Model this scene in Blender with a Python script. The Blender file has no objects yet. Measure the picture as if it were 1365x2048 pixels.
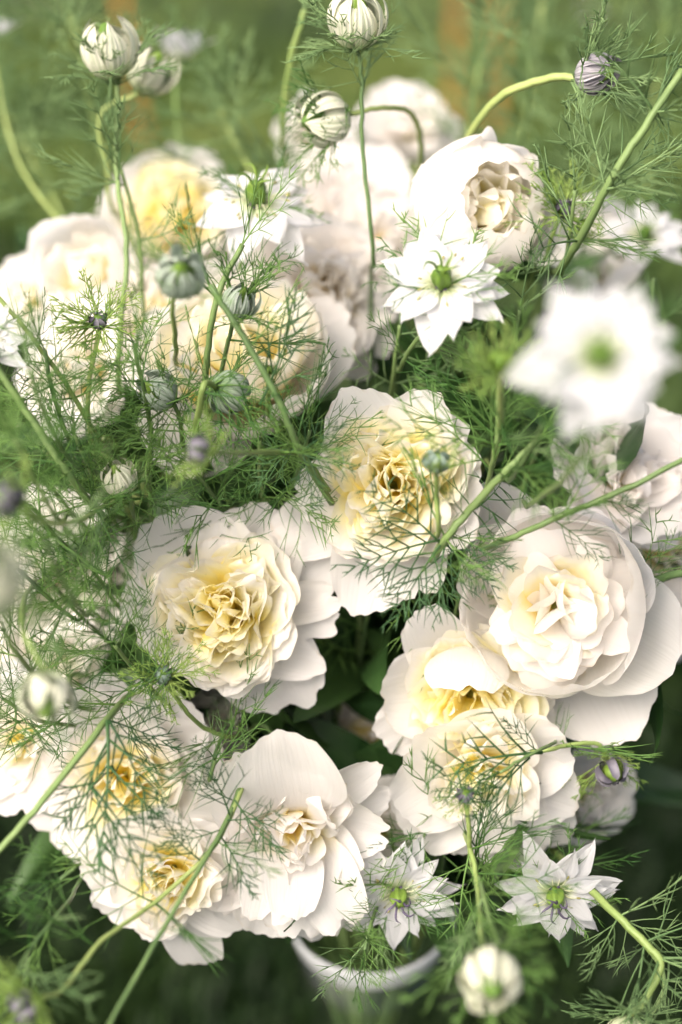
import bpy, math, random
import numpy as np
from mathutils import Vector, Matrix

# ------------------------------------------------------------------ camera, light, exposure
sc = bpy.context.scene
R_ = math.radians
PITCH = R_(36)
FOCUS = 0.93
CAM = Vector((0.0, -0.769, 1.508))
FWD = Vector((0, math.cos(PITCH), -math.sin(PITCH)))
UP = Vector((0, math.sin(PITCH), math.cos(PITCH)))
RT = Vector((1, 0, 0))
cam_data = bpy.data.cameras.new('camera')
cam = bpy.data.objects.new('camera', cam_data)
sc.collection.objects.link(cam)
cam.location = CAM
cam.rotation_euler = (math.pi / 2 - PITCH, 0, 0)
cam_data.sensor_width = 36
cam_data.lens = 60
cam_data.clip_start = 0.02
cam_data.clip_end = 3000
cam_data.dof.use_dof = True
cam_data.dof.focus_distance = FOCUS
cam_data.dof.aperture_fstop = 60 / 27.0
sc.camera = cam

SUN_EL, SUN_AZ = R_(52), R_(-134)          # high, over the photographer's left shoulder
world = bpy.data.worlds.new('World')
sc.world = world
world.use_nodes = True
wn = world.node_tree
sky = wn.nodes.new('ShaderNodeTexSky')
sky.sky_type = 'NISHITA'
sky.sun_disc = False
sky.sun_elevation = SUN_EL
sky.sun_rotation = SUN_AZ
sky.air_density = 0.45
sky.dust_density = 9.0
sky.ozone_density = 0.3
wn.links.new(sky.outputs[0], wn.nodes['Background'].inputs[0])
wn.nodes['Background'].inputs[1].default_value = 0.15
sun_data = bpy.data.lights.new('sun', 'SUN')
sun_data.energy = 1.3
sun_data.angle = R_(50)
sun_data.color = (1.0, 0.95, 0.90)
sun = bpy.data.objects.new('sun', sun_data)
sc.collection.objects.link(sun)
sdir = Vector((math.sin(SUN_AZ) * math.cos(SUN_EL), math.cos(SUN_AZ) * math.cos(SUN_EL), math.sin(SUN_EL)))
sun.rotation_euler = sdir.to_track_quat('Z', 'Y').to_euler()
sc.view_settings.view_transform = 'Standard'
sc.view_settings.look = 'None'
sc.view_settings.gamma = 1.0
sc.view_settings.exposure = 1.14
sc.cycles.use_denoising = True
sc.cycles.max_bounces = 12
sc.cycles.diffuse_bounces = 8
sc.cycles.transparent_max_bounces = 12

# ------------------------------------------------------------------ helpers
COL = sc.collection


def K(px, py, d):
    """photo pixel (1365x2048) + distance along the view axis -> world point"""
    x = (px - 682.5) / 2048 * 0.6 * d
    y = -(py - 1024) / 2048 * 0.6 * d
    return CAM + FWD * d + RT * x + UP * y


def D(ax, ay, az):
    """direction given as right / up / towards the lens"""
    return (RT * ax + UP * ay - FWD * az).normalized()


def mesh(name, verts, faces, mat=None, pt=None, smooth=True):
    me = bpy.data.meshes.new(name)
    me.from_pydata(np.asarray(verts, dtype=float).tolist(), [], faces)
    if smooth:
        me.polygons.foreach_set('use_smooth', [True] * len(me.polygons))
    if pt is not None:
        a = me.attributes.new('pt', 'FLOAT_VECTOR', 'POINT')
        a.data.foreach_set('vector', np.asarray(pt, dtype=np.float32).ravel())
    if mat:
        me.materials.append(mat)
    return me


def child(name, me, root, M=None):
    o = bpy.data.objects.new(name, me)
    COL.objects.link(o)
    o.parent = root
    if M is not None:
        o.matrix_basis = M
    return o


def thing(name, label, cat, loc=(0, 0, 0), group=None):
    o = bpy.data.objects.new(name, None)
    o.empty_display_size = 0.01
    COL.objects.link(o)
    o.location = loc
    o['label'] = label
    o['category'] = cat
    if group:
        o['group'] = group
    return o


def frame(loc, axis, xhint):
    """matrix with z along axis and x near xhint"""
    z = axis.normalized()
    x = (xhint - z * xhint.dot(z))
    if x.length < 1e-4:
        x = z.orthogonal()
    x.normalize()
    y = z.cross(x)
    M = Matrix((x, y, z)).transposed().to_4x4()
    M.translation = loc
    return M


def spline(pts, n):
    P = np.array([list(p) for p in pts], dtype=float)
    if len(P) == 2:
        t = np.linspace(0, 1, n)[:, None]
        return P[0] * (1 - t) + P[1] * t
    Q = np.vstack([2 * P[0] - P[1], P, 2 * P[-1] - P[-2]])
    out = []
    m = len(P) - 1
    for k in range(n):
        s = k / (n - 1) * m
        i = min(int(s), m - 1)
        t = s - i
        a, b, c, d = Q[i], Q[i + 1], Q[i + 2], Q[i + 3]
        out.append(0.5 * (2 * b + (c - a) * t + (2 * a - 5 * b + 4 * c - d) * t * t + (3 * b - a - 3 * c + d) * t ** 3))
    return np.array(out)


def tube(pts, radii, sides, V, F, T, flat=1.0, ridge=0.0):
    """append a tube along pts to V/F/T lists; closes to a point at the end"""
    pts = np.asarray(pts, dtype=float)
    n = len(pts)
    tan = np.gradient(pts, axis=0)
    tan /= np.linalg.norm(tan, axis=1)[:, None] + 1e-12
    ref = np.array([0.31, 0.92, 0.23])
    if abs(tan[0] @ ref) > 0.9:
        ref = np.array([1.0, 0.0, 0.0])
    base = len(V)
    for i in range(n):
        a = ref - tan[i] * (ref @ tan[i])
        a /= np.linalg.norm(a) + 1e-12
        ref = a
        b = np.cross(tan[i], a)
        for k in range(sides):
            th = 2 * math.pi * k / sides
            V.append(pts[i] + radii[i] * (1 - ridge * (k % 2)) * (math.cos(th) * a + flat * math.sin(th) * b))
            T.append((k / sides, i / (n - 1), 0))
    for i in range(n - 1):
        for k in range(sides):
            k2 = (k + 1) % sides
            F.append((base + i * sides + k, base + i * sides + k2, base + (i + 1) * sides + k2, base + (i + 1) * sides + k))
    F.append(tuple(base + (n - 1) * sides + k for k in range(sides)))
    F.append(tuple(base + k for k in reversed(range(sides))))


def lathe(profile, seg, lobes=0, depth=0.0, ph=0.0):
    V, F, T = [], [], []
    n = len(profile)
    for i, (r, z) in enumerate(profile):
        for k in range(seg):
            th = 2 * math.pi * k / seg
            rr = r * (1 - depth * (0.5 + 0.5 * math.cos(lobes * th + ph))) if lobes else r
            V.append((rr * math.cos(th), rr * math.sin(th), z))
            T.append((k / seg, i / (n - 1), 0))
    for i in range(n - 1):
        for k in range(seg):
            k2 = (k + 1) % seg
            F.append((i * seg + k, i * seg + k2, (i + 1) * seg + k2, (i + 1) * seg + k))
    return V, F, T


# ------------------------------------------------------------------ materials
def newmat(name):
    m = bpy.data.materials.new(name)
    m.use_nodes = True
    nt = m.node_tree
    nt.nodes.clear()
    out = nt.nodes.new('ShaderNodeOutputMaterial')
    return m, nt, out


def N(nt, kind, **kw):
    n = nt.nodes.new(kind)
    for k, v in kw.items():
        setattr(n, k, v)
    return n


def ramp(nt, stops, interp='LINEAR'):
    r = nt.nodes.new('ShaderNodeValToRGB')
    r.color_ramp.interpolation = interp
    e = r.color_ramp.elements
    while len(e) < len(stops):
        e.new(0.5)
    for el, (p, c) in zip(e, stops):
        el.position = p
        el.color = (*c, 1)
    return r


def leafy(nt, out, colsock, rough, transl, bump=None, spec=0.35):
    p = N(nt, 'ShaderNodeBsdfPrincipled')
    p.inputs['Roughness'].default_value = rough
    p.inputs['Specular IOR Level'].default_value = spec
    t = N(nt, 'ShaderNodeBsdfTranslucent')
    mx = N(nt, 'ShaderNodeMixShader')
    mx.inputs[0].default_value = transl
    nt.links.new(colsock, p.inputs['Base Color'])
    nt.links.new(colsock, t.inputs['Color'])
    if bump is not None:
        nt.links.new(bump, p.inputs['Normal'])
        nt.links.new(bump, t.inputs['Normal'])
    nt.links.new(p.outputs[0], mx.inputs[1])
    nt.links.new(t.outputs[0], mx.inputs[2])
    nt.links.new(mx.outputs[0], out.inputs[0])
    return p


def petal_material(name, white, cream, yellow, veins=0.0, veincol=(0.5, 0.55, 0.3), transl=0.6, bumpd=0.25, vfreq=16.0, blush=0.0):
    """colour runs from the base of the petal (t = 0) to its rim; pt.z holds how far the yellow reaches"""
    m, nt, out = newmat(name)
    at = N(nt, 'ShaderNodeAttribute', attribute_name='pt')
    sep = N(nt, 'ShaderNodeSeparateXYZ')
    nt.links.new(at.outputs['Vector'], sep.inputs[0])
    geo = N(nt, 'ShaderNodeNewGeometry')
    noi = N(nt, 'ShaderNodeTexNoise')
    noi.inputs['Scale'].default_value = 90
    noi.inputs['Detail'].default_value = 3
    nt.links.new(geo.outputs['Position'], noi.inputs['Vector'])
    # t / reach, wobbling a little
    dv = N(nt, 'ShaderNodeMath', operation='DIVIDE')
    nt.links.new(sep.outputs[1], dv.inputs[0])
    nt.links.new(sep.outputs[2], dv.inputs[1])
    ad = N(nt, 'ShaderNodeMath', operation='MULTIPLY_ADD')
    nt.links.new(noi.outputs[0], ad.inputs[0])
    ad.inputs[1].default_value = 0.5
    nt.links.new(dv.outputs[0], ad.inputs[2])
    sb = N(nt, 'ShaderNodeMath', operation='SUBTRACT')
    nt.links.new(ad.outputs[0], sb.inputs[0])
    sb.inputs[1].default_value = 0.25
    rp = ramp(nt, [(0.0, yellow), (0.32, tuple(0.6 * a + 0.4 * b for a, b in zip(yellow, cream))), (0.58, cream), (0.88, white)])
    nt.links.new(sb.outputs[0], rp.inputs[0])
    col = rp.outputs[0]
    # fine veins fanning along the petal
    mp = N(nt, 'ShaderNodeMapping')
    mp.inputs['Scale'].default_value = (vfreq, 1.6, 1.0)
    nt.links.new(at.outputs['Vector'], mp.inputs[0])
    vn = N(nt, 'ShaderNodeTexNoise')
    vn.inputs['Scale'].default_value = 1.0
    vn.inputs['Detail'].default_value = 3
    nt.links.new(mp.outputs[0], vn.inputs['Vector'])
    ed = ramp(nt, [(0.955, (0, 0, 0)), (1.0, (0.55, 0.55, 0.55))])
    nt.links.new(sep.outputs[1], ed.inputs[0])
    en = ramp(nt, [(0.5, (0, 0, 0)), (0.72, (1, 1, 1))])
    nt.links.new(noi.outputs[0], en.inputs[0])
    em = N(nt, 'ShaderNodeMath', operation='MULTIPLY')
    nt.links.new(ed.outputs[0], em.inputs[0])
    nt.links.new(en.outputs[0], em.inputs[1])
    emx = N(nt, 'ShaderNodeMix', data_type='RGBA')
    nt.links.new(em.outputs[0], emx.inputs[0])
    nt.links.new(col, emx.inputs[6])
    emx.inputs[7].default_value = (0.62, 0.50, 0.33, 1)
    col = emx.outputs[2]
    if veins > 0:
        vr = ramp(nt, [(0.42, (0, 0, 0)), (0.66, (1, 1, 1))])
        nt.links.new(vn.outputs[0], vr.inputs[0])
        ml = N(nt, 'ShaderNodeMath', operation='MULTIPLY')
        nt.links.new(vr.outputs[0], ml.inputs[0])
        ml.inputs[1].default_value = veins
        mix = N(nt, 'ShaderNodeMix', data_type='RGBA')
        nt.links.new(ml.outputs[0], mix.inputs[0])
        nt.links.new(col, mix.inputs[6])
        mix.inputs[7].default_value = (*veincol, 1)
        col = mix.outputs[2]
    if blush > 0:
        n2 = N(nt, 'ShaderNodeTexNoise')
        n2.inputs['Scale'].default_value = 38
        nt.links.new(geo.outputs['Position'], n2.inputs['Vector'])
        br = ramp(nt, [(0.58, (0, 0, 0)), (0.8, (blush,) * 3)])
        nt.links.new(n2.outputs[0], br.inputs[0])
        mix2 = N(nt, 'ShaderNodeMix', data_type='RGBA')
        nt.links.new(br.outputs[0], mix2.inputs[0])
        nt.links.new(col, mix2.inputs[6])
        mix2.inputs[7].default_value = (0.84, 0.66, 0.64, 1)
        col = mix2.outputs[2]
    bp = N(nt, 'ShaderNodeBump')
    bp.inputs['Strength'].default_value = bumpd
    bp.inputs['Distance'].default_value = 0.0009
    nt.links.new(vn.outputs[0], bp.inputs['Height'])
    leafy(nt, out, col, 0.55, transl, bp.outputs[0], 0.25)
    return m


WHITE = (0.89, 0.875, 0.845)
M_GUARD = petal_material('peony_guard_petal', WHITE, (0.845, 0.80, 0.68), (0.84, 0.74, 0.36), blush=0.10, veins=0.10, veincol=(0.74, 0.70, 0.66), bumpd=0.45)
M_INNER = petal_material('peony_inner_petal', (0.905, 0.885, 0.835), (0.93, 0.895, 0.66), (0.96, 0.84, 0.13), vfreq=12, veins=0.10, veincol=(0.80, 0.72, 0.48))
M_CUSH = petal_material('peony_white_inner_petal', (0.89, 0.865, 0.83), (0.92, 0.885, 0.72), (0.95, 0.78, 0.14), vfreq=10)
M_WARM = petal_material('peony_warm_petal', (0.90, 0.875, 0.83), (0.92, 0.86, 0.70), (0.94, 0.74, 0.22), vfreq=12, blush=0.12)
M_NIG = petal_material('nigella_petal', (0.77, 0.775, 0.785), (0.78, 0.81, 0.68), (0.42, 0.55, 0.20), veins=0.14, veincol=(0.66, 0.70, 0.62), vfreq=9, bumpd=0.5)
M_BUDC = petal_material('nigella_cream_sepal', (0.74, 0.73, 0.60), (0.66, 0.70, 0.48), (0.36, 0.48, 0.20), veins=0.6, veincol=(0.33, 0.44, 0.20), vfreq=7, bumpd=0.9, transl=0.25)
M_BUDG = petal_material('nigella_grey_green_sepal', (0.50, 0.56, 0.48), (0.42, 0.52, 0.38), (0.22, 0.36, 0.14), veins=0.8, veincol=(0.17, 0.27, 0.15), vfreq=5, bumpd=0.9, transl=0.25)
M_BUDP = petal_material('nigella_mauve_grey_sepal', (0.47, 0.45, 0.47), (0.42, 0.43, 0.42), (0.25, 0.33, 0.20), veins=0.85, veincol=(0.13, 0.12, 0.15), vfreq=6, bumpd=1.0, transl=0.15)


def green_material(name, ca, cb, rough=0.5, transl=0.25, bumps=0.2, bscale=900, stretch=None):
    m, nt, out = newmat(name)
    oi = N(nt, 'ShaderNodeObjectInfo')
    at = N(nt, 'ShaderNodeAttribute', attribute_name='pt')
    sep = N(nt, 'ShaderNodeSeparateXYZ')
    nt.links.new(at.outputs['Vector'], sep.inputs[0])
    geo = N(nt, 'ShaderNodeNewGeometry')
    noi = N(nt, 'ShaderNodeTexNoise')
    noi.inputs['Scale'].default_value = 45
    noi.inputs['Detail'].default_value = 3
    nt.links.new(geo.outputs['Position'], noi.inputs['Vector'])
    ma = N(nt, 'ShaderNodeMath', operation='MULTIPLY_ADD')
    nt.links.new(noi.outputs[0], ma.inputs[0])
    ma.inputs[1].default_value = 0.9
    m2 = N(nt, 'ShaderNodeMath', operation='MULTIPLY_ADD')
    nt.links.new(oi.outputs['Random'], m2.inputs[0])
    m2.inputs[1].default_value = 0.7
    m2.inputs[2].default_value = -0.28
    nt.links.new(m2.outputs[0], ma.inputs[2])
    rp = ramp(nt, [(0.1, ca), (0.9, cb)])
    nt.links.new(ma.outputs[0], rp.inputs[0])
    bp = N(nt, 'ShaderNodeBump')
    bp.inputs['Strength'].default_value = bumps
    bp.inputs['Distance'].default_value = 0.0006
    if stretch:
        mp = N(nt, 'ShaderNodeMapping')
        mp.inputs['Scale'].default_value = stretch
        nt.links.new(at.outputs['Vector'], mp.inputs[0])
        vn = N(nt, 'ShaderNodeTexNoise')
        vn.inputs['Scale'].default_value = 1.0
        nt.links.new(mp.outputs[0], vn.inputs['Vector'])
        nt.links.new(vn.outputs[0], bp.inputs['Height'])
    else:
        nt.links.new(noi.outputs[0], bp.inputs['Height'])
    leafy(nt, out, rp.outputs[0], rough, transl, bp.outputs[0], 0.3)
    return m


M_FROND = green_material('feathery_leaf', (0.036, 0.112, 0.022), (0.145, 0.265, 0.060), 0.5, 0.2)
M_FRONDD = green_material('dark_feathery_leaf', (0.018, 0.065, 0.020), (0.060, 0.135, 0.045), 0.45, 0.15)
M_FRONDL = green_material('pale_feathery_leaf', (0.095, 0.175, 0.062), (0.22, 0.335, 0.135), 0.55, 0.25)
M_FRONDY = green_material('fresh_bud_leaf', (0.15, 0.27, 0.045), (0.31, 0.43, 0.11), 0.5, 0.3)
M_STEM = green_material('stem', (0.07, 0.13, 0.045), (0.17, 0.25, 0.085), 0.45, 0.05, 0.6, stretch=(14, 3, 1))
M_STEMY = green_material('yellow_green_stem', (0.13, 0.21, 0.055), (0.32, 0.39, 0.13), 0.45, 0.05, 0.5, stretch=(10, 3, 1))
M_PLEAF = green_material('peony_leaf', (0.015, 0.045, 0.012), (0.045, 0.095, 0.025), 0.38, 0.2, 0.4, stretch=(14, 8, 1))
M_OLIVE = green_material('peony_sepal', (0.14, 0.19, 0.03), (0.36, 0.34, 0.05), 0.45, 0.2)
M_POD = green_material('seed_pod', (0.07, 0.155, 0.02), (0.18, 0.28, 0.045), 0.4, 0.15, 0.5, stretch=(12, 4, 1))
M_DARK = green_material('purple_bud', (0.035, 0.032, 0.045), (0.20, 0.19, 0.22), 0.5, 0.05, 0.6)
M_DARKG = green_material('slate_green_bud', (0.07, 0.11, 0.085), (0.17, 0.23, 0.18), 0.5, 0.05, 0.6)
M_STAMEN = green_material('stamen', (0.55, 0.58, 0.32), (0.70, 0.72, 0.50), 0.5, 0.3)
M_ANTHER = green_material('anther', (0.20, 0.19, 0.06), (0.34, 0.33, 0.12), 0.6, 0.0)
M_PURPLE = green_material('flower_eye', (0.04, 0.03, 0.06), (0.13, 0.11, 0.17), 0.6, 0.0)

# ------------------------------------------------------------------ setting: lawn, path, grass
def ground_material():
    m, nt, out = newmat('lawn')
    geo = N(nt, 'ShaderNodeNewGeometry')
    n1 = N(nt, 'ShaderNodeTexNoise')
    n1.inputs['Scale'].default_value = 2.2
    n1.inputs['Detail'].default_value = 5
    nt.links.new(geo.outputs['Position'], n1.inputs['Vector'])
    r1 = ramp(nt, [(0.32, (0.008, 0.020, 0.004)), (0.5, (0.018, 0.036, 0.007)), (0.64, (0.045, 0.072, 0.016)), (0.80, (0.08, 0.075, 0.03))])
    nt.links.new(n1.outputs[0], r1.inputs[0])
    p = N(nt, 'ShaderNodeBsdfPrincipled')
    p.inputs['Roughness'].default_value = 0.9
    nt.links.new(r1.outputs[0], p.inputs['Base Color'])
    nt.links.new(p.outputs[0], out.inputs[0])
    return m


g = bpy.data.objects.new('lawn', mesh('lawn', [(-900, -900, 0), (900, -900, 0), (900, 1800, 0), (-900, 1800, 0)], [(0, 1, 2, 3)], ground_material()))
COL.objects.link(g)
g['kind'] = 'structure'

rg = np.random.default_rng(5)
# grass blades, one mass
nb = 170000
gx = rg.uniform(-1.0, 1.0, nb)
gy = rg.uniform(-1.2, 5.6, nb)
gx = gx * 2.9
near = rg.random(nb) < 0.6                       # thickest round the vase
gy[near] = 0.02 + 3.2 * rg.random(near.sum()) ** 1.2
gx[near] = rg.uniform(-1, 1, near.sum()) * 1.3
keep = rg.random(nb) < 0.35 + 0.65 * (np.sin(gx * 2.3 + 0.7) * np.cos(gy * 2.9 + gx) < 0.62)
gx, gy = gx[keep], gy[keep]
nb = len(gx)
clump = 0.5 + 0.5 * np.sin(gx * 5.1 + 1.3 * np.sin(gy * 3.7)) * np.cos(gy * 4.3 + gx)
hgt = (0.025 + 0.05 * clump) * rg.uniform(0.5, 1.3, nb)
ang = rg.uniform(0, 2 * math.pi, nb)
lean = rg.uniform(0.1, 0.8, nb) * hgt
wd = rg.uniform(0.0025, 0.005, nb)
ca, sa = np.cos(ang), np.sin(ang)
GV = np.zeros((nb, 5, 3))
GV[:, 0] = np.stack([gx - wd * sa, gy + wd * ca, np.zeros(nb)], 1)
GV[:, 1] = np.stack([gx + wd * sa, gy - wd * ca, np.zeros(nb)], 1)
mx_, my_ = gx + lean * 0.35 * ca, gy + lean * 0.35 * sa
GV[:, 2] = np.stack([mx_ + wd * .8 * sa, my_ - wd * .8 * ca, hgt * .6], 1)
GV[:, 3] = np.stack([mx_ - wd * .8 * sa, my_ + wd * .8 * ca, hgt * .6], 1)
GV[:, 4] = np.stack([gx + lean * ca, gy + lean * sa, hgt], 1)
b = np.arange(nb) * 5
GF = np.concatenate([np.stack([b, b + 1, b + 2, b + 3], 1)]).tolist() + np.stack([b + 3, b + 2, b + 4], 1).tolist()


def grass_material():
    m, nt, out = newmat('grass')
    geo = N(nt, 'ShaderNodeNewGeometry')
    n1 = N(nt, 'ShaderNodeTexNoise')
    n1.inputs['Scale'].default_value = 2.6
    n1.inputs['Detail'].default_value = 3
    nt.links.new(geo.outputs['Position'], n1.inputs['Vector'])
    ad = N(nt, 'ShaderNodeMath', operation='MULTIPLY_ADD')
    nt.links.new(geo.outputs['Random Per Island'], ad.inputs[0])
    ad.inputs[1].default_value = 0.3
    nt.links.new(n1.outputs[0], ad.inputs[2])
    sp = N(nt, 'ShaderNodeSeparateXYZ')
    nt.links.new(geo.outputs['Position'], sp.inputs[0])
    far = N(nt, 'ShaderNodeMapRange')  # shade painted into the blade colour: dark near the vase, lighter further back
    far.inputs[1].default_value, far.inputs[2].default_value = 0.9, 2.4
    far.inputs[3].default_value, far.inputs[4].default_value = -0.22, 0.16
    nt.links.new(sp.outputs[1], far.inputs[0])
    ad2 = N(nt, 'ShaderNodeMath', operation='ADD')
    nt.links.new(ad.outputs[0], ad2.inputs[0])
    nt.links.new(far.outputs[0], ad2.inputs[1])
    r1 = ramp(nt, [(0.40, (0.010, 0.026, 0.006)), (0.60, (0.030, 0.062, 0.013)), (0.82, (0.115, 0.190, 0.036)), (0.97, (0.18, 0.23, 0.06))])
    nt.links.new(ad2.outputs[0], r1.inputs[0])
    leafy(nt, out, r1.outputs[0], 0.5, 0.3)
    return m


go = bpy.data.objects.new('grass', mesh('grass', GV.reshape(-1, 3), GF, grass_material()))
COL.objects.link(go)
go['kind'] = 'stuff'
go['label'] = 'short green lawn grass growing behind and below the bouquet'
go['category'] = 'grass'


def wood_material():
    m, nt, out = newmat('brown_wood')
    tc = N(nt, 'ShaderNodeTexCoord')
    mp = N(nt, 'ShaderNodeMapping')
    mp.inputs['Scale'].default_value = (60, 60, 4)
    nt.links.new(tc.outputs['Object'], mp.inputs[0])
    n1 = N(nt, 'ShaderNodeTexNoise')
    n1.inputs['Scale'].default_value = 1.0
    n1.inputs['Detail'].default_value = 5
    nt.links.new(mp.outputs[0], n1.inputs['Vector'])
    r1 = ramp(nt, [(0.3, (0.30, 0.14, 0.03)), (0.7, (0.50, 0.28, 0.07))])
    nt.links.new(n1.outputs[0], r1.inputs[0])
    p = N(nt, 'ShaderNodeBsdfPrincipled')
    p.inputs['Roughness'].default_value = 0.6
    nt.links.new(r1.outputs[0], p.inputs['Base Color'])
    nt.links.new(p.outputs[0], out.inputs[0])
    return m


M_WOOD = wood_material()


def ground_at(px, py):
    d = K(px, py, 1.0) - CAM
    return CAM + d * (-CAM.z / d.z)


def stake(px, py, w, label, lean=0.0):
    p = ground_at(px, py)
    V, F = [], []
    prof = [(0.8, 0.0), (1.0, 0.02), (1.0, 0.9), (0.94, 0.93), (0.55, 0.965), (0.12, 0.985)]
    for s, z in prof:
        h = w / 2 * s
        c = h * 0.7
        for x, y in ((h, -c), (h, c), (c, h), (-c, h), (-h, c), (-h, -c), (-c, -h), (c, -h)):
            V.append((x + lean * z, y, z))
    for i in range(len(prof) - 1):
        for k in range(8):
            F.append((i * 8 + k, i * 8 + (k + 1) % 8, i * 8 + 8 + (k + 1) % 8, i * 8 + 8 + k))
    F.append(tuple(range((len(prof) - 1) * 8, len(prof) * 8)))
    o = bpy.data.objects.new('wooden_stake', mesh('wooden_stake', V, F, M_WOOD, smooth=False))
    COL.objects.link(o)
    o.location = p
    o['label'] = label
    o['category'] = 'stake'
    o['group'] = 'brown wooden stakes in the lawn'


stake(902, 300, 0.019, 'brown wooden stake in the lawn, left one of the close pair behind the globe peony', 0.0)
stake(985, 300, 0.019, 'brown wooden stake in the lawn, right one of the close pair behind the globe peony', 0.01)
stake(296, 330, 0.019, 'brown wooden stake standing alone in the lawn behind the tall cream buds', -0.08)

# ------------------------------------------------------------------ petals
def petal(L, W, a0, a1, phi, r0=0.003, z0=0.0, shape='round', cup=0.6, ruffle=0.0, seed=0, nu=9, nt=11,
          reach=0.6, roll=0.0, notch=0.0, apow=1.0, lob=0.05, rim=0.0, mat=None, ribs=0.0, claw=0.22, name='petal', fine=0.0):
    rn = random.Random(seed)
    t = np.linspace(0, 1, nt)
    u = np.linspace(-1, 1, nu)
    TT, UU = np.meshgrid(t, u, indexing='ij')
    if shape == 'round':
        # the outer half is a disc (square-to-disc mapping), the inner half narrows to the claw
        tb = 0.48
        vv = np.clip((TT - tb) / (1 - tb), 0, 1)
        w = W / 2 * (claw + (1 - claw) * np.sin(np.pi / 2 * np.clip(TT / tb, 0, 1)) ** 1.1) * np.sqrt(1 - 0.46 * vv ** 2)
        Lt = np.where(TT > tb, (tb + (1 - tb) * vv * np.sqrt(1 - 0.46 * UU ** 2)) / np.maximum(TT, 1e-6), 1.0)
    elif shape == 'point':
        w = W / 2 * np.where(TT < 0.52, claw + (1 - claw) * np.sin(np.pi / 2 * np.clip(TT / 0.52, 0, 1)) ** 1.6,
                             np.clip((1 - TT) / 0.48, 0, 1) ** 0.72)
        Lt = np.ones_like(UU)
    else:   # 'strap', a narrow inner petal, broad blunt tip
        tb = 0.72
        vv = np.clip((TT - tb) / (1 - tb), 0, 1)
        w = W / 2 * (claw + (1 - claw) * np.clip(TT / tb, 0, 1) ** 1.3) * np.sqrt(1 - 0.46 * vv ** 2)
        Lt = np.where(TT > tb, (tb + (1 - tb) * vv * np.sqrt(1 - 0.46 * UU ** 2)) / np.maximum(TT, 1e-6), 1.0)
    f1, p1, f2, p2 = rn.uniform(2.2, 3.6), rn.uniform(0, 6.28), rn.uniform(5, 8), rn.uniform(0, 6.28)
    Lt = Lt * (1 + TT ** 2 * (lob * np.sin(f1 * UU + p1) + 0.5 * lob * np.sin(f2 * UU + p2)))
    if fine:
        Lt = Lt * (1 + fine * 0.012 * TT ** 4 * np.sin(rn.uniform(14, 19) * UU + rn.uniform(0, 6.28)))
    if notch:
        nu0 = rn.uniform(-0.3, 0.3)
        Lt = Lt * (1 - notch * TT ** 3 * np.exp(-((UU - nu0) / 0.16) ** 2))
    S = TT * Lt
    # centreline by fine integration
    n = 80
    s = np.linspace(0, 1.25, n)
    al = a0 + (a1 - a0) * np.clip(s, 0, 1.25) ** apow + rim * np.clip((s - 0.78) / 0.22, 0, 1.5) ** 2
    ds = L * (s[1] - s[0])
    rho = r0 + np.concatenate([[0], np.cumsum(np.cos((al[1:] + al[:-1]) / 2) * ds)])
    zz = z0 + np.concatenate([[0], np.cumsum(np.sin((al[1:] + al[:-1]) / 2) * ds)])
    cr, cz, ca = (np.interp(S, s, q) for q in (rho, zz, al))
    if cup != 0:
        Rc = (W / 2) / abs(cup)
        be = UU * w / Rc
        tang = Rc * np.sin(be)
        nrm = Rc * (1 - np.cos(be)) * (1 if cup > 0 else -1)
    else:
        tang, nrm = UU * w, np.zeros_like(UU)
    g1, q1, g2, q2 = rn.uniform(2.2, 3.8), rn.uniform(0, 6.28), rn.uniform(5, 7.5), rn.uniform(0, 6.28)
    nrm = nrm + ruffle * W * TT ** 1.8 * (np.sin(g1 * UU + q1 + 1.5 * TT) * 0.6 + 0.4 * np.abs(UU) * np.sin(g2 * UU + q2 + 5 * TT))
    if fine:            # small crimps and nicks along the rim
        h1, h2 = rn.uniform(11, 15), rn.uniform(0, 6.28)
        nrm = nrm + fine * 0.010 * W * TT ** 5 * np.sin(h1 * UU + h2) * (0.4 + 0.6 * np.sin(2.3 * UU + h2) ** 2)
    if ribs:
        nrm = nrm + ribs * np.cos(UU * 3 * np.pi) * np.sin(np.pi * TT)
    if roll:
        rr = roll * (0.35 + 0.65 * TT)
        tang, nrm = tang * np.cos(rr) - nrm * np.sin(rr), tang * np.sin(rr) + nrm * np.cos(rr)
    x = cr - nrm * np.sin(ca)
    z = cz + nrm * np.cos(ca)
    y = tang
    cp, sp = math.cos(phi), math.sin(phi)
    V = np.stack([x * cp - y * sp, x * sp + y * cp, z], -1).reshape(-1, 3)
    pt = np.stack([UU, TT, np.full_like(UU, max(reach, 0.02))], -1).reshape(-1, 3)
    F = []
    for i in range(nt - 1):
        for j in range(nu - 1):
            a = i * nu + j
            F.append((a, a + 1, a + nu + 1, a + nu))
    return mesh(name, V, F, mat, pt)


dg = math.radians
VASE = Vector((0.020, 0.020, 0.0))
RIM_Z, RIM_R = 0.600, 0.056


def vase_entry(rnd, p):
    """points that lead a stem from p down through the mouth of the vase"""
    a = math.atan2(p.y - VASE.y, p.x - VASE.x) + rnd.uniform(-0.3, 0.3)
    r = rnd.uniform(0.015, 0.05)
    e = Vector((VASE.x + r * math.cos(a), VASE.y + r * math.sin(a), RIM_Z + 0.005))
    b = Vector((VASE.x - r * math.cos(a), VASE.y - r * math.sin(a), rnd.uniform(0.12, 0.3)))
    return e, b


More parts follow.
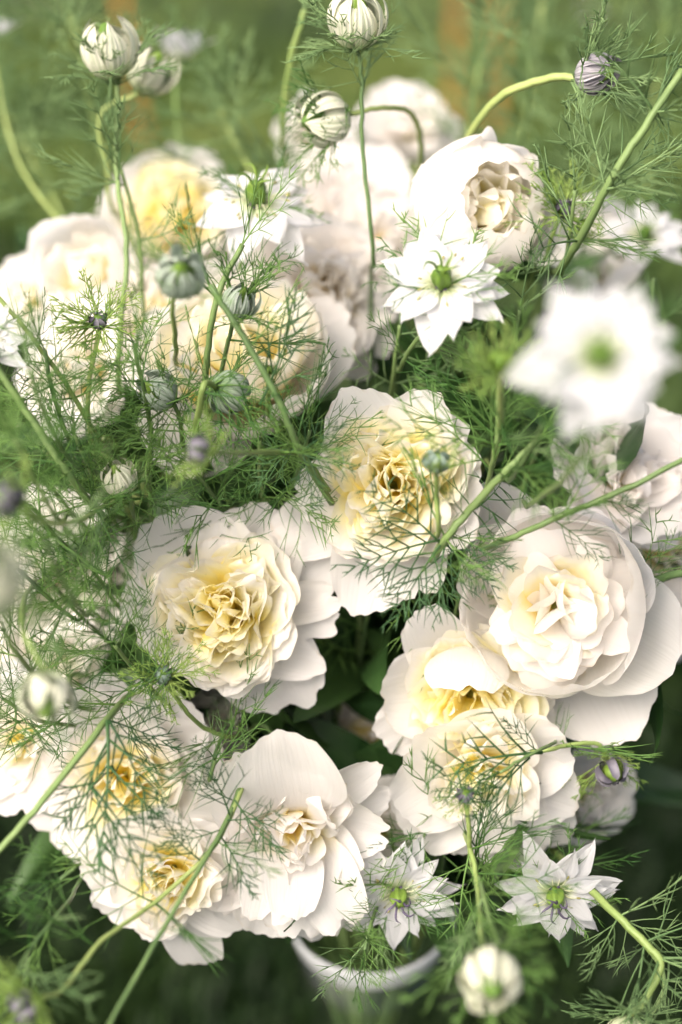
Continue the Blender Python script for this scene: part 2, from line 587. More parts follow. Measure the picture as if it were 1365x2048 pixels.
def stem_obj(pts, r0, r1, root, mat, sides=8, per=7, name='stem'):
    loc = root.location
    P = spline(pts, per * (len(pts) - 1) + 1) - np.array(loc)
    rad = np.linspace(r0, r1, len(P))
    rj = np.random.default_rng(int(abs(P[0, 0]) * 1e6) % 99991)
    P[1:-1] += rj.normal(0, 0.0002, (len(P) - 2, 3))
    rad = rad * (1 + 0.03 * np.sin(np.linspace(0, 9, len(P))))
    V, F, T = [], [], []
    tube(P, rad, 12, V, F, T, ridge=0.16)
    return child(name, mesh(name, V, F, mat, T), root), P + np.array(loc)


# broad peony leaves: a lance-shaped blade folded along its midrib (three shared meshes)
def blade(L, W, fold, droop, seed, mat):
    rn = random.Random(seed)
    V, F, T = [], [], []
    nt, nu = 12, 7
    for i in range(nt):
        t = i / (nt - 1)
        w = W / 2 * (math.sin(math.pi * min(1, t ** 0.75)) ** 0.85 + 0.03)
        a = droop * t * t
        for j in range(nu):
            u = -1 + 2 * j / (nu - 1)
            V.append((u * w, -abs(u) * w * -fold + 0.0015 * math.sin(9 * t + 3 * u + seed), 0))
            x, y, _ = V[-1]
            V[-1] = (x, y * math.cos(a) + L * t * math.sin(a) * -0.5, L * t * math.cos(a * 0.5))
            T.append((u, t, 0.5))
    for i in range(nt - 1):
        for j in range(nu - 1):
            a = i * nu + j
            F.append((a, a + 1, a + nu + 1, a + nu))
    return mesh('leaf', V, F, mat, T)


BLADES = [blade(0.085 + 0.012 * k, 0.030 + 0.004 * (k % 3), 0.25 + 0.1 * (k % 2), 0.5 + 0.3 * (k % 3), k, M_PLEAF) for k in range(5)]


def peony(px, py, d, dx, dy, R, kind, seed, label, guards=None, inner=True, dome=None, nin=46, yel=0.75, warm=False, leaves=7,
          spin=0.0, az=1.0, hole=8, lift=0.0, off=None, imat=None, gmat=None, flop=0.0):
    rnd = random.Random(seed)
    axis = D(dx, dy, az)
    centre = K(px, py, d)
    base = centre - axis * R * (off or (0.34 if kind != 'globe' else 0.95))
    M = frame(base, axis, RT)
    if spin:
        M = M @ Matrix.Rotation(spin, 4, 'Z')
    ent, bot = vase_entry(rnd, base)
    root = thing('peony', label, 'peony', ent, 'white and cream peonies in the bouquet')
    ML = Matrix.Translation(-Vector(ent)) @ M
    gm = gmat or (M_WARM if warm else M_GUARD)
    im = imat or (M_WARM if warm else M_INNER)
    if guards is None:
        guards = []
        if kind == 'globe':
            for k in range(6):
                guards.append((k * 62 + rnd.uniform(-12, 12), 2.35 + rnd.uniform(-.2, .15), 1.9, 2, 128 + rnd.uniform(-8, 12), 0.9))
        elif kind == 'bowl':
            for k in range(7):
                guards.append((k * 51 + rnd.uniform(-10, 10), 1.45 + rnd.uniform(-.1, .1), 1.25, 5, 100 + rnd.uniform(-15, 10), 0.7))
            for k in range(3):
                guards.append((k * 120 + rnd.uniform(-30, 30), 1.25, 1.2, -5, 35, 0.5))
        else:
            for k in range(9):
                lay = k % 2
                guards.append((k * 40 + rnd.uniform(-9, 9), 0.98 + rnd.uniform(-.1, .12), 1.0 + rnd.uniform(-.1, .15), 24 + 14 * lay, 2 + 28 * lay + rnd.uniform(-14, 10), 0.45))
    for i, gsp in enumerate(guards):
        ph, l, w, a0, a1, cp = gsp[:6]
        ex = gsp[6] if len(gsp) > 6 else {}
        me = petal(l * R, w * R, dg(a0), dg(a1), dg(ph), r0=ex.get('r0', 0.004), z0=ex.get('z', 0) - 0.0009 * (i % 5), shape='round', cup=cp,
                   ruffle=ex.get('ruf', 0.035), seed=seed * 31 + i, nu=21, nt=17, fine=1.0, reach=ex.get('reach', 0.42), notch=ex.get('notch', rnd.choice([0, 0, 0.07, 0.12])),
                   lob=ex.get('lob', 0.025), mat=gm, rim=dg(ex.get('rim', rnd.uniform(-25, 10))), roll=dg(ex.get('roll', rnd.uniform(-8, 8))), apow=ex.get('apow', 1.0), claw=0.3)
        child('outer_petal', me, root, ML)
    if inner:
        dome = dome or (0.74 if kind == 'double' else 0.62)
        Rd = R * dome
        ga = math.pi * (3 - math.sqrt(5))
        for k in range(nin):
            f = (k + 0.5) / nin
            th = hole + (82 - hole) * f ** 0.62          # angle away from the flower's axis
            ph = k * ga + rnd.uniform(-0.25, 0.25)
            big = rnd.random()
            cpv, z0v, ryel = rnd.uniform(0.35, 0.95), 0.002 + 0.22 * R * (1 - f) ** 1.5, None
            if kind == 'double':
                th = max(0.0, th + rnd.uniform(-9, 9))
                ph += rnd.uniform(-0.7, 0.7) * (1 - f)
                L = Rd * (0.70 + 0.40 * f) * rnd.uniform(0.82, 1.12)
                W = Rd * (0.46 + 0.50 * f) * (0.75 + 0.6 * big)
                e0 = 90 - 0.80 * th
                e1 = 90 - 0.80 * th + rnd.uniform(-12, 40)
                ru, rl = 0.13 + 0.10 * (1 - f), rnd.uniform(-75, 75) * (1.05 - 0.75 * f)
                ph += 0.5 * math.sin(3 * ph + seed)
                if f > 0.84:        # a collar of broad cupped petals round the ruffled heart
                    L, W, ru, e0, e1, rl = Rd * rnd.uniform(1.06, 1.2), Rd * 1.05, 0.05, 26, rnd.uniform(34, 62), 0
            elif kind == 'cushion':
                # smooth petals arching outwards like scales over a packed heart
                L = Rd * (0.72 + 0.30 * f) * rnd.uniform(0.8, 1.2)
                ph += rnd.uniform(-0.5, 0.5)
                W = Rd * (0.52 + 0.30 * f) * (0.65 + 0.75 * big)
                e0 = 88 - 0.34 * th + (16 if k < 6 else 0)
                e1 = e0 - 62 - 0.45 * th + rnd.uniform(-14, 18)
                ru, rl = 0.03, rnd.uniform(-12, 12)
                cpv, z0v, ryel = rnd.uniform(-1.0, -0.6), 0.004 + 0.55 * R * (1 - f) ** 1.3, 0.42
                if k < 5:
                    L, e1 = L * 0.72, e0 - 40
                if k % 3 == 2 and k > 5:      # some yellow ruffles in the chinks
                    L, W, ru, cpv, ryel = L * 1.02, W * 0.8, 0.14, 0.4, 1.3
                    e1 = e0 - 20
            else:
                L = Rd * (0.95 + 0.5 * f) * rnd.uniform(0.9, 1.1)
                W = Rd * (0.6 + 0.5 * f) * (0.7 + 0.6 * big)
                e0 = 90 - 0.8 * th
                e1 = 90 - 0.5 * th + rnd.uniform(5, 60)
                ru, rl = 0.09, rnd.uniform(-22, 22)
            me = petal(L, W, dg(e0), dg(e1), ph, r0=0.002 + 0.004 * f, z0=z0v + lift * R, shape='round' if big > 0.15 or kind == 'cushion' else 'strap',
                       cup=cpv, ruffle=ru, seed=seed * 977 + k, nu=13, nt=12, reach=ryel or yel * rnd.uniform(0.75, 1.2) * (1.05 - 0.35 * f),
                       roll=dg(rl), notch=0 if kind == 'cushion' else rnd.choice([0, 0.0, 0.06, 0.12]), lob=0.03 if kind == 'cushion' else 0.05 + 0.05 * (1 - f), mat=im, rim=dg(rnd.uniform(-30, 45) * (0.4 if kind == 'cushion' else 1)), claw=0.34)
            child('inner_petal', me, root, ML)
    # green sepals and receptacle under the petals
    V, F, T = lathe([(0.0005, -0.012), (0.006, -0.010), (0.010, -0.003), (0.009, 0.003), (0.0005, 0.006)], 12)
    child('receptacle', mesh('receptacle', V, F, M_OLIVE, T), root, ML)
    for k in range(4):
        me = petal(R * 0.42, R * 0.36, dg(-6), dg(22 + 30 * (kind == 'globe')), dg(k * 90 + 20 + rnd.uniform(-15, 15)), r0=0.004, z0=-0.009, shape='round', cup=0.6, seed=seed + k, nu=7, nt=7, mat=M_OLIVE, reach=0.5)
        child('sepal', me, root, ML)
    p0 = base - axis * 0.010
    deep = base - axis * 0.06 + Vector((0, 0, -0.02))
    low = deep.lerp(ent, 0.6) + Vector((0, 0, 0.01))
    so, path = stem_obj([p0, deep, low, ent, bot], 0.0030, 0.0034, root, M_STEM)
    for k in range(leaves):
        i = int(len(path) * rnd.uniform(0.12, 0.42))
        p = Vector(path[i]) - root.location
        out = (base - Vector((VASE.x, 0.04, 0.85))).normalized()
        dirv = (out * rnd.uniform(0.1, 0.7) + Vector((rnd.uniform(-1, 1), rnd.uniform(-1, 1), rnd.uniform(-0.7, 0.1)))).normalized()
        Mf = frame(p, dirv, Vector((rnd.uniform(-1, 1), rnd.uniform(-1, 1), rnd.uniform(-1, 1))))
        child('leaf', rnd.choice(BLADES), root, Mf @ Matrix.Scale(rnd.uniform(0.75, 1.2), 4))
    return root


# ------------------------------------------------------------------ feathery leaves (shared meshes)
def frond(seed, L, pairs, spread, forks, r, mat, flatness=0.35, curve=0.15, start=0.14):
    rn = random.Random(seed)
    V, F, T = [], [], []

    def thread(p, dirv, length, rad, level, up):
        n = 4
        pts = [np.array(p)]
        dv = np.array(dirv, float)
        bend = rn.uniform(0.05, 0.7) * (1 if rn.random() < 0.7 else -0.7)
        side = np.array([rn.uniform(-1, 1), rn.uniform(-1, 1) * flatness, rn.uniform(-.5, .5)]) * 0.42
        for k in range(n):
            dv = dv + up * bend * 0.3 + side * 0.4
            dv /= np.linalg.norm(dv)
            pts.append(pts[-1] + dv * length / n)
        rr = [rad, rad * 0.98, rad * 0.82, rad * 0.55, rad * 0.10]
        tube(pts, rr, 4, V, F, T)
        if level < forks:
            for q in range(rn.choice([1, 2, 2])):
                k = rn.choice([1, 2, 2, 3]) if q == 0 else rn.choice([1, 2])
                sgn = 1 if q == 0 else -1
                perp = np.cross(dv, np.array([0, 1, 0]))
                perp /= np.linalg.norm(perp) + 1e-9
                tilt = np.array([0, 1, 0]) * rn.uniform(-1, 1) * flatness
                a = rn.uniform(0.5, 0.85)
                nd = dv * math.cos(a) + (perp * sgn * (1 if rn.random() < .5 else -1) + tilt) * math.sin(a)
                nd /= np.linalg.norm(nd)
                thread(pts[k], nd, length * rn.uniform(0.5, 0.72) * (1 - 0.12 * k), rad * 0.9, level + 1, up)

    c = curve * rn.choice([-1, 1])
    ns = 9
    R0 = [np.array([c * L * (i / (ns - 1)) ** 2, 0.25 * curve * L * math.sin(2.5 * i / (ns - 1)), L * i / (ns - 1) * (1 - 0.25 * abs(c) * i / (ns - 1))]) for i in range(ns)]
    tube(R0, [r * (1.45 - 1.25 * i / (ns - 1)) for i in range(ns)], 5, V, F, T)
    for i in range(pairs):
        s = start + (0.95 - start) * i / max(1, pairs - 1)
        for sg in (-1, 1):
            ss = min(0.96, s + rn.uniform(-0.02, 0.03))
            k = ss * (ns - 1)
            a = int(k)
            p = R0[a] + (R0[min(a + 1, ns - 1)] - R0[a]) * (k - a)
            ang = spread * (1 - 0.35 * ss) * rn.uniform(0.75, 1.2)
            tilt = rn.uniform(-1, 1) * flatness
            dv = np.array([sg * math.sin(ang), tilt * math.sin(ang), math.cos(ang)])
            dv /= np.linalg.norm(dv)
            ln = L * (0.58 * (1 - ss) + 0.20) * rn.uniform(0.75, 1.2)
            thread(p, dv, ln, r * 0.85, 0 if ss < 0.75 else forks - 1, np.array([0, 0, 1.0]))
    return mesh('feathery_leaf', V, F, mat, T)


LEAF = [frond(11 + k, 0.060, 4 + k % 3, 0.85, 1, 0.00047, M_FROND, 0.30 + 0.15 * (k % 3)) for k in range(9)]
LEAFL = [frond(51 + k, 0.060, 4 + k % 2, 0.85, 1, 0.00056, M_FRONDL, 0.5) for k in range(6)]
LEAFB = [frond(211 + k, 0.060, 5 + k % 2, 0.80, 1, 0.00064, M_FRONDD, 0.30, 0.12) for k in range(6)]
BUSH = [frond(81 + k, 0.060, 4, 0.9, 1, 0.00045, M_FROND, 0.9, 0.2) for k in range(6)]
BRACT = [frond(31 + k, 0.040, 3 + k % 2, 0.65, 1, 0.00048, M_FRONDL, 0.6, 0.35, 0.35) for k in range(6)]
BRACTD = [frond(31 + k, 0.040, 3 + k % 2, 0.65, 1, 0.00045, M_FROND, 0.6, 0.35, 0.35) for k in range(6)]
SPIKE = [frond(61 + k, 0.026, 3, 0.5, 1, 0.00042, M_FRONDY, 0.8, 0.2, 0.25) for k in range(6)]


def put_leaf(root, me, p, dirv, length, base_len, rnd, face=None, name='feathery_leaf'):
    xh = face if face is not None else Vector((rnd.uniform(-1, 1), rnd.uniform(-1, 1), rnd.uniform(-1, 1)))
    M = frame(p - root.location, dirv, xh) @ Matrix.Scale(length / base_len, 4)
    return child(name, me, root, M)


def leaf_px(root, x0, y0, x1, y1, d0, d1, rnd, kinds=None):
    """a leaf given by the photo points of its foot and tip, its blade turned to the viewer"""
    a, b = K(x0, y0, d0), K(x1, y1, d1)
    v = b - a
    face = v.cross(FWD)
    return put_leaf(root, rnd.choice(kinds or LEAF), a, v, v.length, 0.060, rnd, face)


# ------------------------------------------------------------------ nigella heads
def head_flower(root, MW, S, rnd, seed, npet=14, eye=True, face_open=6, dark=False, pw=1.0):
    """an open white nigella: pointed petals in layers, green pod with horns, stamens. S = radius"""
    ML = Matrix.Translation(-root.location) @ MW
    for k in range(npet):
        lay = k % 3
        ph = 360 / npet * k * 1.0 + (k // 3) * 3 + rnd.uniform(-9, 9)
        L = S * (1.0 - 0.08 * lay) * rnd.uniform(0.84, 1.1)
        me = petal(L, pw * S * rnd.uniform(0.40, 0.60), dg(face_open + 7 * lay + rnd.uniform(-6, 8)), dg(face_open - 12 + 9 * lay + rnd.uniform(-18, 12)), dg(ph), r0=0.0025, z0=0.001 * lay, shape='point',
                   cup=rnd.uniform(0.2, 0.7), ruffle=0.05, seed=seed * 13 + k, nu=9, nt=12, reach=0.38, mat=M_NIG, lob=0.06, claw=0.14, roll=dg(rnd.uniform(-14, 14)), ribs=0.0004, notch=rnd.choice([0, 0, 0.1]))
        child('petal', me, root, ML)
    s = S / 0.032
    prof = [(0.0008 * s, 0), (0.0034 * s, 0.001 * s), (0.0050 * s, 0.005 * s), (0.0054 * s, 0.009 * s), (0.0042 * s, 0.0125 * s), (0.0020 * s, 0.0145 * s), (0.0003 * s, 0.015 * s)]
    V, F, T = lathe(prof, 30, 5, 0.28)
    pod = child('seed_pod', mesh('seed_pod', V, F, M_POD, T), root, ML)
    for k in range(5):
        a = 2 * math.pi * k / 5 + 0.3
        V, F, T = [], [], []
        pts = [(0.002 * s * math.cos(a), 0.002 * s * math.sin(a), 0.013 * s), (0.0035 * s * math.cos(a), 0.0035 * s * math.sin(a), 0.017 * s), (0.0065 * s * math.cos(a + .3), 0.0065 * s * math.sin(a + .3), 0.0195 * s), (0.009 * s * math.cos(a + .7), 0.009 * s * math.sin(a + .7), 0.0185 * s)]
        tube(spline([Vector(q) for q in pts], 8), [0.0007 * s] * 4 + [0.0006 * s, 0.0005 * s, 0.0003 * s, 0.0001 * s], 5, V, F, T)
        child('horn', mesh('horn', V, F, M_PURPLE if dark else M_POD, T), pod)
    if eye:
        V, F, T = lathe([(0.0005, 0.0004), (0.0042 * s, 0.0012 * s), (0.0046 * s, 0.0022 * s), (0.003 * s, 0.003 * s)], 16, 8, 0.25)
        child('eye', mesh('eye', V, F, M_PURPLE, T), root, ML)
    for k in range(16):
        a = 2 * math.pi * k / 16 + rnd.uniform(-.15, .15)
        V, F, T = [], [], []
        rr = rnd.uniform(0.010, 0.014) * s
        h = rnd.uniform(0.003, 0.008) * s
        q = [Vector((0.003 * s * math.cos(a), 0.003 * s * math.sin(a), 0.001)), Vector((rr * .6 * math.cos(a), rr * .6 * math.sin(a), h)), Vector((rr * math.cos(a), rr * math.sin(a), h * rnd.uniform(0.6, 1.1)))]
        tube(spline(q, 6), [0.00028 * s] * 6, 4, V, F, T)
        st = child('stamen', mesh('stamen', V, F, M_STAMEN, T), root, ML)
        e = q[2]
        V, F, T = [], [], []
        dv = (q[2] - q[1]).normalized()
        tube([e - dv * 0.0004, e + dv * 0.0004 * s, e + dv * 0.0014 * s, e + dv * 0.0022 * s], [0.0002, 0.0006 * s, 0.0006 * s, 0.0002], 5, V, F, T)
        child('anther', mesh('anther', V, F, M_ANTHER, T), st)


def head_ball(root, MW, S, rnd, seed, mat, npet=15, close=150):
    """a closed nigella flower: ribbed sepals folded into a ball of radius S with a small green opening"""
    ML = Matrix.Translation(-root.location) @ MW
    for k in range(npet):
        ph = 360 / npet * k + rnd.uniform(-6, 6)
        lay = k % 2
        e1 = close + 14 * lay + rnd.uniform(-14, 10)
        me = petal(S * (2.55 - 0.25 * lay) * rnd.uniform(0.92, 1.04), S * rnd.uniform(0.58, 0.76), dg(8), dg(e1), dg(ph), r0=0.08 * S, z0=0.0, shape='point', cup=0.55, ruffle=0.03,
                   seed=seed * 7 + k, nu=11, nt=12, reach=0.5, mat=mat, claw=0.35, roll=dg(14 + rnd.uniform(-8, 8)), ribs=0.035 * S, lob=0.03)
        child('sepal', me, root, ML)
    V, F, T = lathe([(0.001, 0.1 * S), (0.5 * S, 0.4 * S), (0.62 * S, 0.9 * S), (0.35 * S, 1.5 * S), (0.16 * S, 1.78 * S), (0.0004, 1.86 * S)], 20, 5, 0.25)
    child('seed_pod', mesh('seed_pod', V, F, M_POD, T), root, ML)


def head_bud(root, MW, S, rnd, seed, mat):
    """a small tight bud: a knot of rounded dark sepals"""
    ML = Matrix.Translation(-root.location) @ MW
    for k in range(7):
        ph = 360 / 7 * k + rnd.uniform(-8, 8)
        me = petal(S * 2.2, S * 0.80, dg(5), dg(168 + rnd.uniform(-18, 18)), dg(ph), r0=0.12 * S + 0.1 * S * (k % 2), z0=0, shape='round', cup=-1.1, seed=seed + k, nu=7, nt=9, mat=mat, ruffle=0.03, reach=0.5)
        child('sepal', me, root, ML)
    V, F, T = lathe([(0.0003, 0.05 * S), (0.6 * S, 0.5 * S), (0.68 * S, 0.95 * S), (0.45 * S, 1.35 * S), (0.0003, 1.5 * S)], 14)
    child('bud_core', mesh('bud_core', V, F, M_POD, T), root, ML)


def bracts(root, MW, S, rnd, meshes, n, length, base_len, lift=55, cover=1.0):
    """a ruff of thread-like bracts round the base of the head"""
    for k in range(n):
        a = 2 * math.pi * k / n + rnd.uniform(-.3, .3)
        el = dg(lift + rnd.uniform(-32, 26))
        dirl = Vector((math.cos(a) * math.cos(el), math.sin(a) * math.cos(el), math.sin(el)))
        p = MW @ Vector((math.cos(a) * S * 0.15, math.sin(a) * S * 0.15, -0.0015 + rnd.uniform(-.002, .001)))
        dirw = (MW.to_3x3() @ dirl)
        xh = MW.to_3x3() @ Vector((-math.sin(a), math.cos(a), 0))
        put_leaf(root, rnd.choice(meshes), p, dirw, length * rnd.uniform(0.75, 1.2), base_len, rnd, xh, 'bract')


def nigella(kind, path, axis, S, seed, label, var=None, core=True, stem_r=0.0014, nb=9, bl=0.036, lift=48, nodes=(), leaves=(), pale=False,
            ystem=False, close=150, npet=14, dark=False, bold=False, pw=1.0, leaf_len=0.05, fo=6, kinds=None, deep=1.07, bmesh_=None):
    """path: photo points (x, y, distance) from the head down the stem"""
    rnd = random.Random(seed * 101 + 7)
    W = [K(*p) for p in path]
    vis = len(W)
    if core:
        lx, ly, ld = path[-1]
        q = K(lx + (690 - lx) * 0.10, ly + (1250 - ly) * 0.10, max(ld + 0.06, deep))
        ent, bot = vase_entry(rnd, q)
        m = q.lerp(ent, 0.6) + Vector((0, 0.01, 0.03))
        W += [q, m, ent, bot]
        rootloc = ent
    else:
        rootloc = W[-1]
    nm = {'flower': 'nigella_flower', 'ball': 'nigella_bud', 'bud': 'nigella_bud', 'sprig': 'nigella_sprig'}[kind]
    cat = {'flower': 'flower', 'ball': 'flower bud', 'bud': 'flower bud', 'sprig': 'foliage sprig'}[kind]
    grp = {'flower': 'open white nigella flowers', 'ball': 'round closed nigella flowers', 'bud': 'small spiky nigella buds', 'sprig': 'feathery nigella sprigs'}[kind]
    root = thing(nm, label, cat, rootloc, grp)
    mat = M_STEMY if ystem else M_STEM
    so, P = stem_obj(W, stem_r * 0.85, stem_r * 1.25, root, mat)
    per = 7
    ax = D(*axis)
    MW = frame(W[0], ax, RT)
    lf = kinds or (LEAFL if pale else LEAF)
    if kind == 'flower':
        head_flower(root, MW, S, rnd, seed, npet, face_open=fo, dark=dark, pw=pw)
        if nb:
            bracts(root, MW, S * 0.2, rnd, bmesh_ or (BRACT if pale else BRACTD), nb, bl, 0.040, lift - 40)
    elif kind == 'ball':
        head_ball(root, MW, S, rnd, seed, {'c': M_BUDC, 'g': M_BUDG, 'p': M_BUDP}[var or 'c'], close=close)
        if nb:
            bracts(root, MW, S, rnd, bmesh_ or (BRACT if pale else BRACTD), nb, bl, 0.040, lift)
    elif kind == 'bud':
        head_bud(root, MW, S, rnd, seed, {'d': M_DARK, 'g': M_DARKG, 'y': M_POD}[var or 'd'])
        if nb:
            bracts(root, MW, S, rnd, bmesh_ or SPIKE, nb, bl, 0.026, lift)
    else:
        for k in range(2):
            t = (W[0] - W[1]).normalized()
            dv = (t + Vector((rnd.uniform(-.5, .5), rnd.uniform(-.5, .5), rnd.uniform(-.5, .5)))).normalized()
            put_leaf(root, rnd.choice(lf), W[0], dv, leaf_len * rnd.uniform(.7, 1.1), 0.060, rnd)
    npt = per * (vis - 1)
    for fnode, cnt in nodes:
        cnt = max(1, round(cnt * 0.7))
        i = max(1, min(len(P) - 2, int(fnode * npt)))
        t = Vector(P[i - 1] - P[i + 1]).normalized()
        a0 = rnd.uniform(0, 6.28)
        o1 = t.orthogonal().normalized()
        o2 = t.cross(o1)
        for k in range(cnt):
            a = a0 + 2 * math.pi * k / max(cnt, 1) + rnd.uniform(-.4, .4)
            dv = (t * rnd.uniform(0.2, 0.9) + (o1 * math.cos(a) + o2 * math.sin(a))).normalized()
            put_leaf(root, rnd.choice(lf), Vector(P[i]), dv, leaf_len * rnd.uniform(.7, 1.25), 0.060, rnd)
    for lv in leaves:
        leaf_px(root, *lv, rnd, kinds=LEAFB if bold else lf)
    return root


# ------------------------------------------------------------------ the vase
def glass_material():
    m, nt, out = newmat('thin_grey_green_glass')
    lw0 = N(nt, 'ShaderNodeLayerWeight')
    lw0.inputs['Blend'].default_value = 0.25
    lw = N(nt, 'ShaderNodeMath', operation='MULTIPLY_ADD')
    nt.links.new(lw0.outputs['Facing'], lw.inputs[0])
    lw.inputs[1].default_value = 0.18
    lw.inputs[2].default_value = 0.03
    tr = N(nt, 'ShaderNodeBsdfTransparent')
    tr.inputs['Color'].default_value = (0.93, 0.95, 0.94, 1)
    gl = N(nt, 'ShaderNodeBsdfGlossy')
    gl.inputs['Roughness'].default_value = 0.03
    mx = N(nt, 'ShaderNodeMixShader')
    nt.links.new(lw.outputs[0], mx.inputs[0])
    nt.links.new(tr.outputs[0], mx.inputs[1])
    nt.links.new(gl.outputs[0], mx.inputs[2])
    nt.links.new(mx.outputs[0], out.inputs[0])
    return m


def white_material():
    m, nt, out = newmat('rim_reflection_daisy_white')
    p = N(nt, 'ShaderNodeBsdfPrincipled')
    p.inputs['Base Color'].default_value = (0.56, 0.58, 0.58, 1)  # white of the painted rim reflection, also used for daisy petals
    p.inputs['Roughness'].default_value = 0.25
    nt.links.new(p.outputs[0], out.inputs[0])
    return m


v = thing('glass_vase', 'tall clear glass vase holding the bouquet stems, its rim reflection painted white', 'vase', VASE)
prof = [(0.048, 0.004), (0.050, 0.03), (0.047, 0.10), (0.045, 0.30), (0.048, 0.48), (RIM_R - 0.003, RIM_Z - 0.022)]
prof += [(RIM_R - 0.005, RIM_Z - 0.022), (0.046, 0.48), (0.043, 0.30), (0.045, 0.10), (0.045, 0.012), (0.001, 0.010)]
V, F, T = lathe(prof, 48)
child('body', mesh('body', V, F, glass_material(), T), v)
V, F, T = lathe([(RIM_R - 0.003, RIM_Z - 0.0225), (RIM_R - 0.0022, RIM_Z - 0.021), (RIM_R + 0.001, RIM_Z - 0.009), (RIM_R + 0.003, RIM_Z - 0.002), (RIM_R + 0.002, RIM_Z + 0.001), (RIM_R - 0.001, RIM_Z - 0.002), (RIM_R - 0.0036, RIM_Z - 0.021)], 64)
child('rim', mesh('rim', V, F, white_material(), T), v)  # bright reflection on the glass lip, painted in as solid white
V, F, T = lathe([(0.001, 0.0), (0.056, 0.0), (0.058, 0.004), (0.054, 0.008), (0.001, 0.0085)], 48)
child('foot', mesh('foot', V, F, glass_material(), T), v)

# ------------------------------------------------------------------ peonies
peony(452, 1222, 0.965, -0.08, 0.10, 0.053, 'double', 1, 'open double peony with ruffled yellow heart and a spiky bud beside its lower petals', nin=62, dome=0.84, yel=1.4,
      guards=[(125, 1.22, 1.3, 22, 10, .45, dict(notch=0)), (66, 1.16, 1.15, 20, 8, .35, dict(notch=0)), (34, 1.22, 1.1, 10, 2, .3, dict(notch=0)), (7, 1.18, .55, 12, 2, .9, dict(rim=40, notch=.15)),
              (-20, 1.12, 1.05, 8, 2, .3, dict(notch=.2, ruf=.07, lob=.09)), (-55, 1.20, 1.15, -4, -10, .25, dict(lob=.08)), (-97, 1.00, 1.25, 30, 48, .7), (178, 1.08, 1.05, 20, 12, .4, dict(lob=.06)),
              (214, .95, .95, 26, 34, .5), (150, .90, 1.1, 34, 44, .6), (90, .88, 1.1, 38, 44, .6), (20, .86, 1.1, 36, 40, .6), (-40, .86, 1.1, 34, 42, .6)])
peony(788, 968, 0.955, 0.0, 0.12, 0.054, 'double', 2, 'open peony with yellow and white ruffles partly crossed by a dark feathery leaf', nin=58, dome=0.84, yel=1.4, hole=10,
      guards=[(118, 1.18, 1.0, 34, 38, .6, dict(notch=0)), (66, 1.12, .95, 30, 44, .75, dict(notch=0)), (205, 1.30, .80, 6, -4, .35, dict(notch=0)), (188, 1.0, .9, 24, 8, .4), (-104, 1.30, 1.0, 4, 6, .6, dict(notch=0)), (-78, 1.18, .9, 8, 12, .6),
              (30, 1.0, 1.1, 28, 30, .5), (0, .98, 1.1, 30, 34, .5), (-35, 1.0, 1.1, 26, 26, .5), (150, .95, 1.1, 34, 40, .6), (240, .95, 1.1, 28, 24, .5)])
peony(1112, 1210, 0.95, -0.16, 0.04, 0.0475, 'cushion', 3, 'large cupped peony with smooth white outer petals round a packed white heart', nin=46, dome=1.12, yel=0.8, hole=2, imat=M_CUSH, off=0.85, lift=0.34,
      guards=[(5, 2.12, 2.3, 0, 126, .95, dict(notch=0, ruf=.015, rim=5, roll=0)), (232, 1.88, 2.0, 0, 108, .95, dict(notch=0, ruf=.02, rim=5)), (282, 1.95, 1.8, 0, 116, .95, dict(notch=0, ruf=.02, rim=5)), (95, 1.95, 1.9, 0, 108, .9, dict(ruf=.03, notch=0)),
              (150, 1.75, 1.3, 4, 86, .8, dict(ruf=.05)), (190, 1.70, 1.4, 0, 96, .85, dict(ruf=.03)), (48, 2.0, 1.9, 0, 112, .95, dict(notch=0, ruf=.02)), (-28, 2.05, 1.8, -8, 88, .85, dict(notch=0, ruf=.02)), (-64, 1.85, 1.7, -14, 46, .75, dict(notch=0, ruf=.02)), (128, 1.85, 1.2, -4, 56, .6)])
peony(940, 1392, 0.975, -0.12, -0.10, 0.047, 'double', 4, 'peony with one big smooth petal folded over its yellow heart below the cupped peony', nin=46, dome=0.84, yel=1.7, hole=14,
      guards=[(118, 1.34, 1.0, 24, 36, .85, dict(notch=0, ruf=.02)), (178, 1.22, 1.25, 18, 52, .7, dict(ruf=.03)), (206, 1.25, .9, 14, 30, .6), (92, 1.22, 1.15, 72, 146, .85, dict(notch=.06, ruf=.035, reach=.1, r0=.028, z=.012, rim=-10)),
              (60, 1.0, 1.1, 26, 40, .6), (15, 1.0, 1.1, 20, 10, .5), (-30, 1.05, 1.1, 16, 4, .4, dict(reach=.8)), (-70, 1.0, 1.1, 16, 10, .4, dict(reach=.8))])
peony(968, 1548, 0.962, 0.0, -0.26, 0.050, 'double', 5, 'peony facing downward with smooth round lower petals behind a dark spiky bud', nin=30, dome=0.7, yel=1.0,
      guards=[(200, 1.10, 1.1, 10, 40, .7, dict(notch=0)), (222, 1.15, 1.2, 6, 26, .6, dict(notch=0)), (-68, 1.28, 1.1, 4, 8, .5, dict(notch=0, ruf=.015)), (-48, 1.34, 1.0, 0, 2, .5, dict(notch=0, ruf=.015)), (-95, 1.05, 1.0, 14, 14, .5),
              (-20, 1.1, 1.0, 12, 14, .5), (20, 1.0, 1.1, 20, 20, .5), (150, 1.0, 1.1, 24, 40, .5), (80, .9, 1.1, 30, 40, .5)])
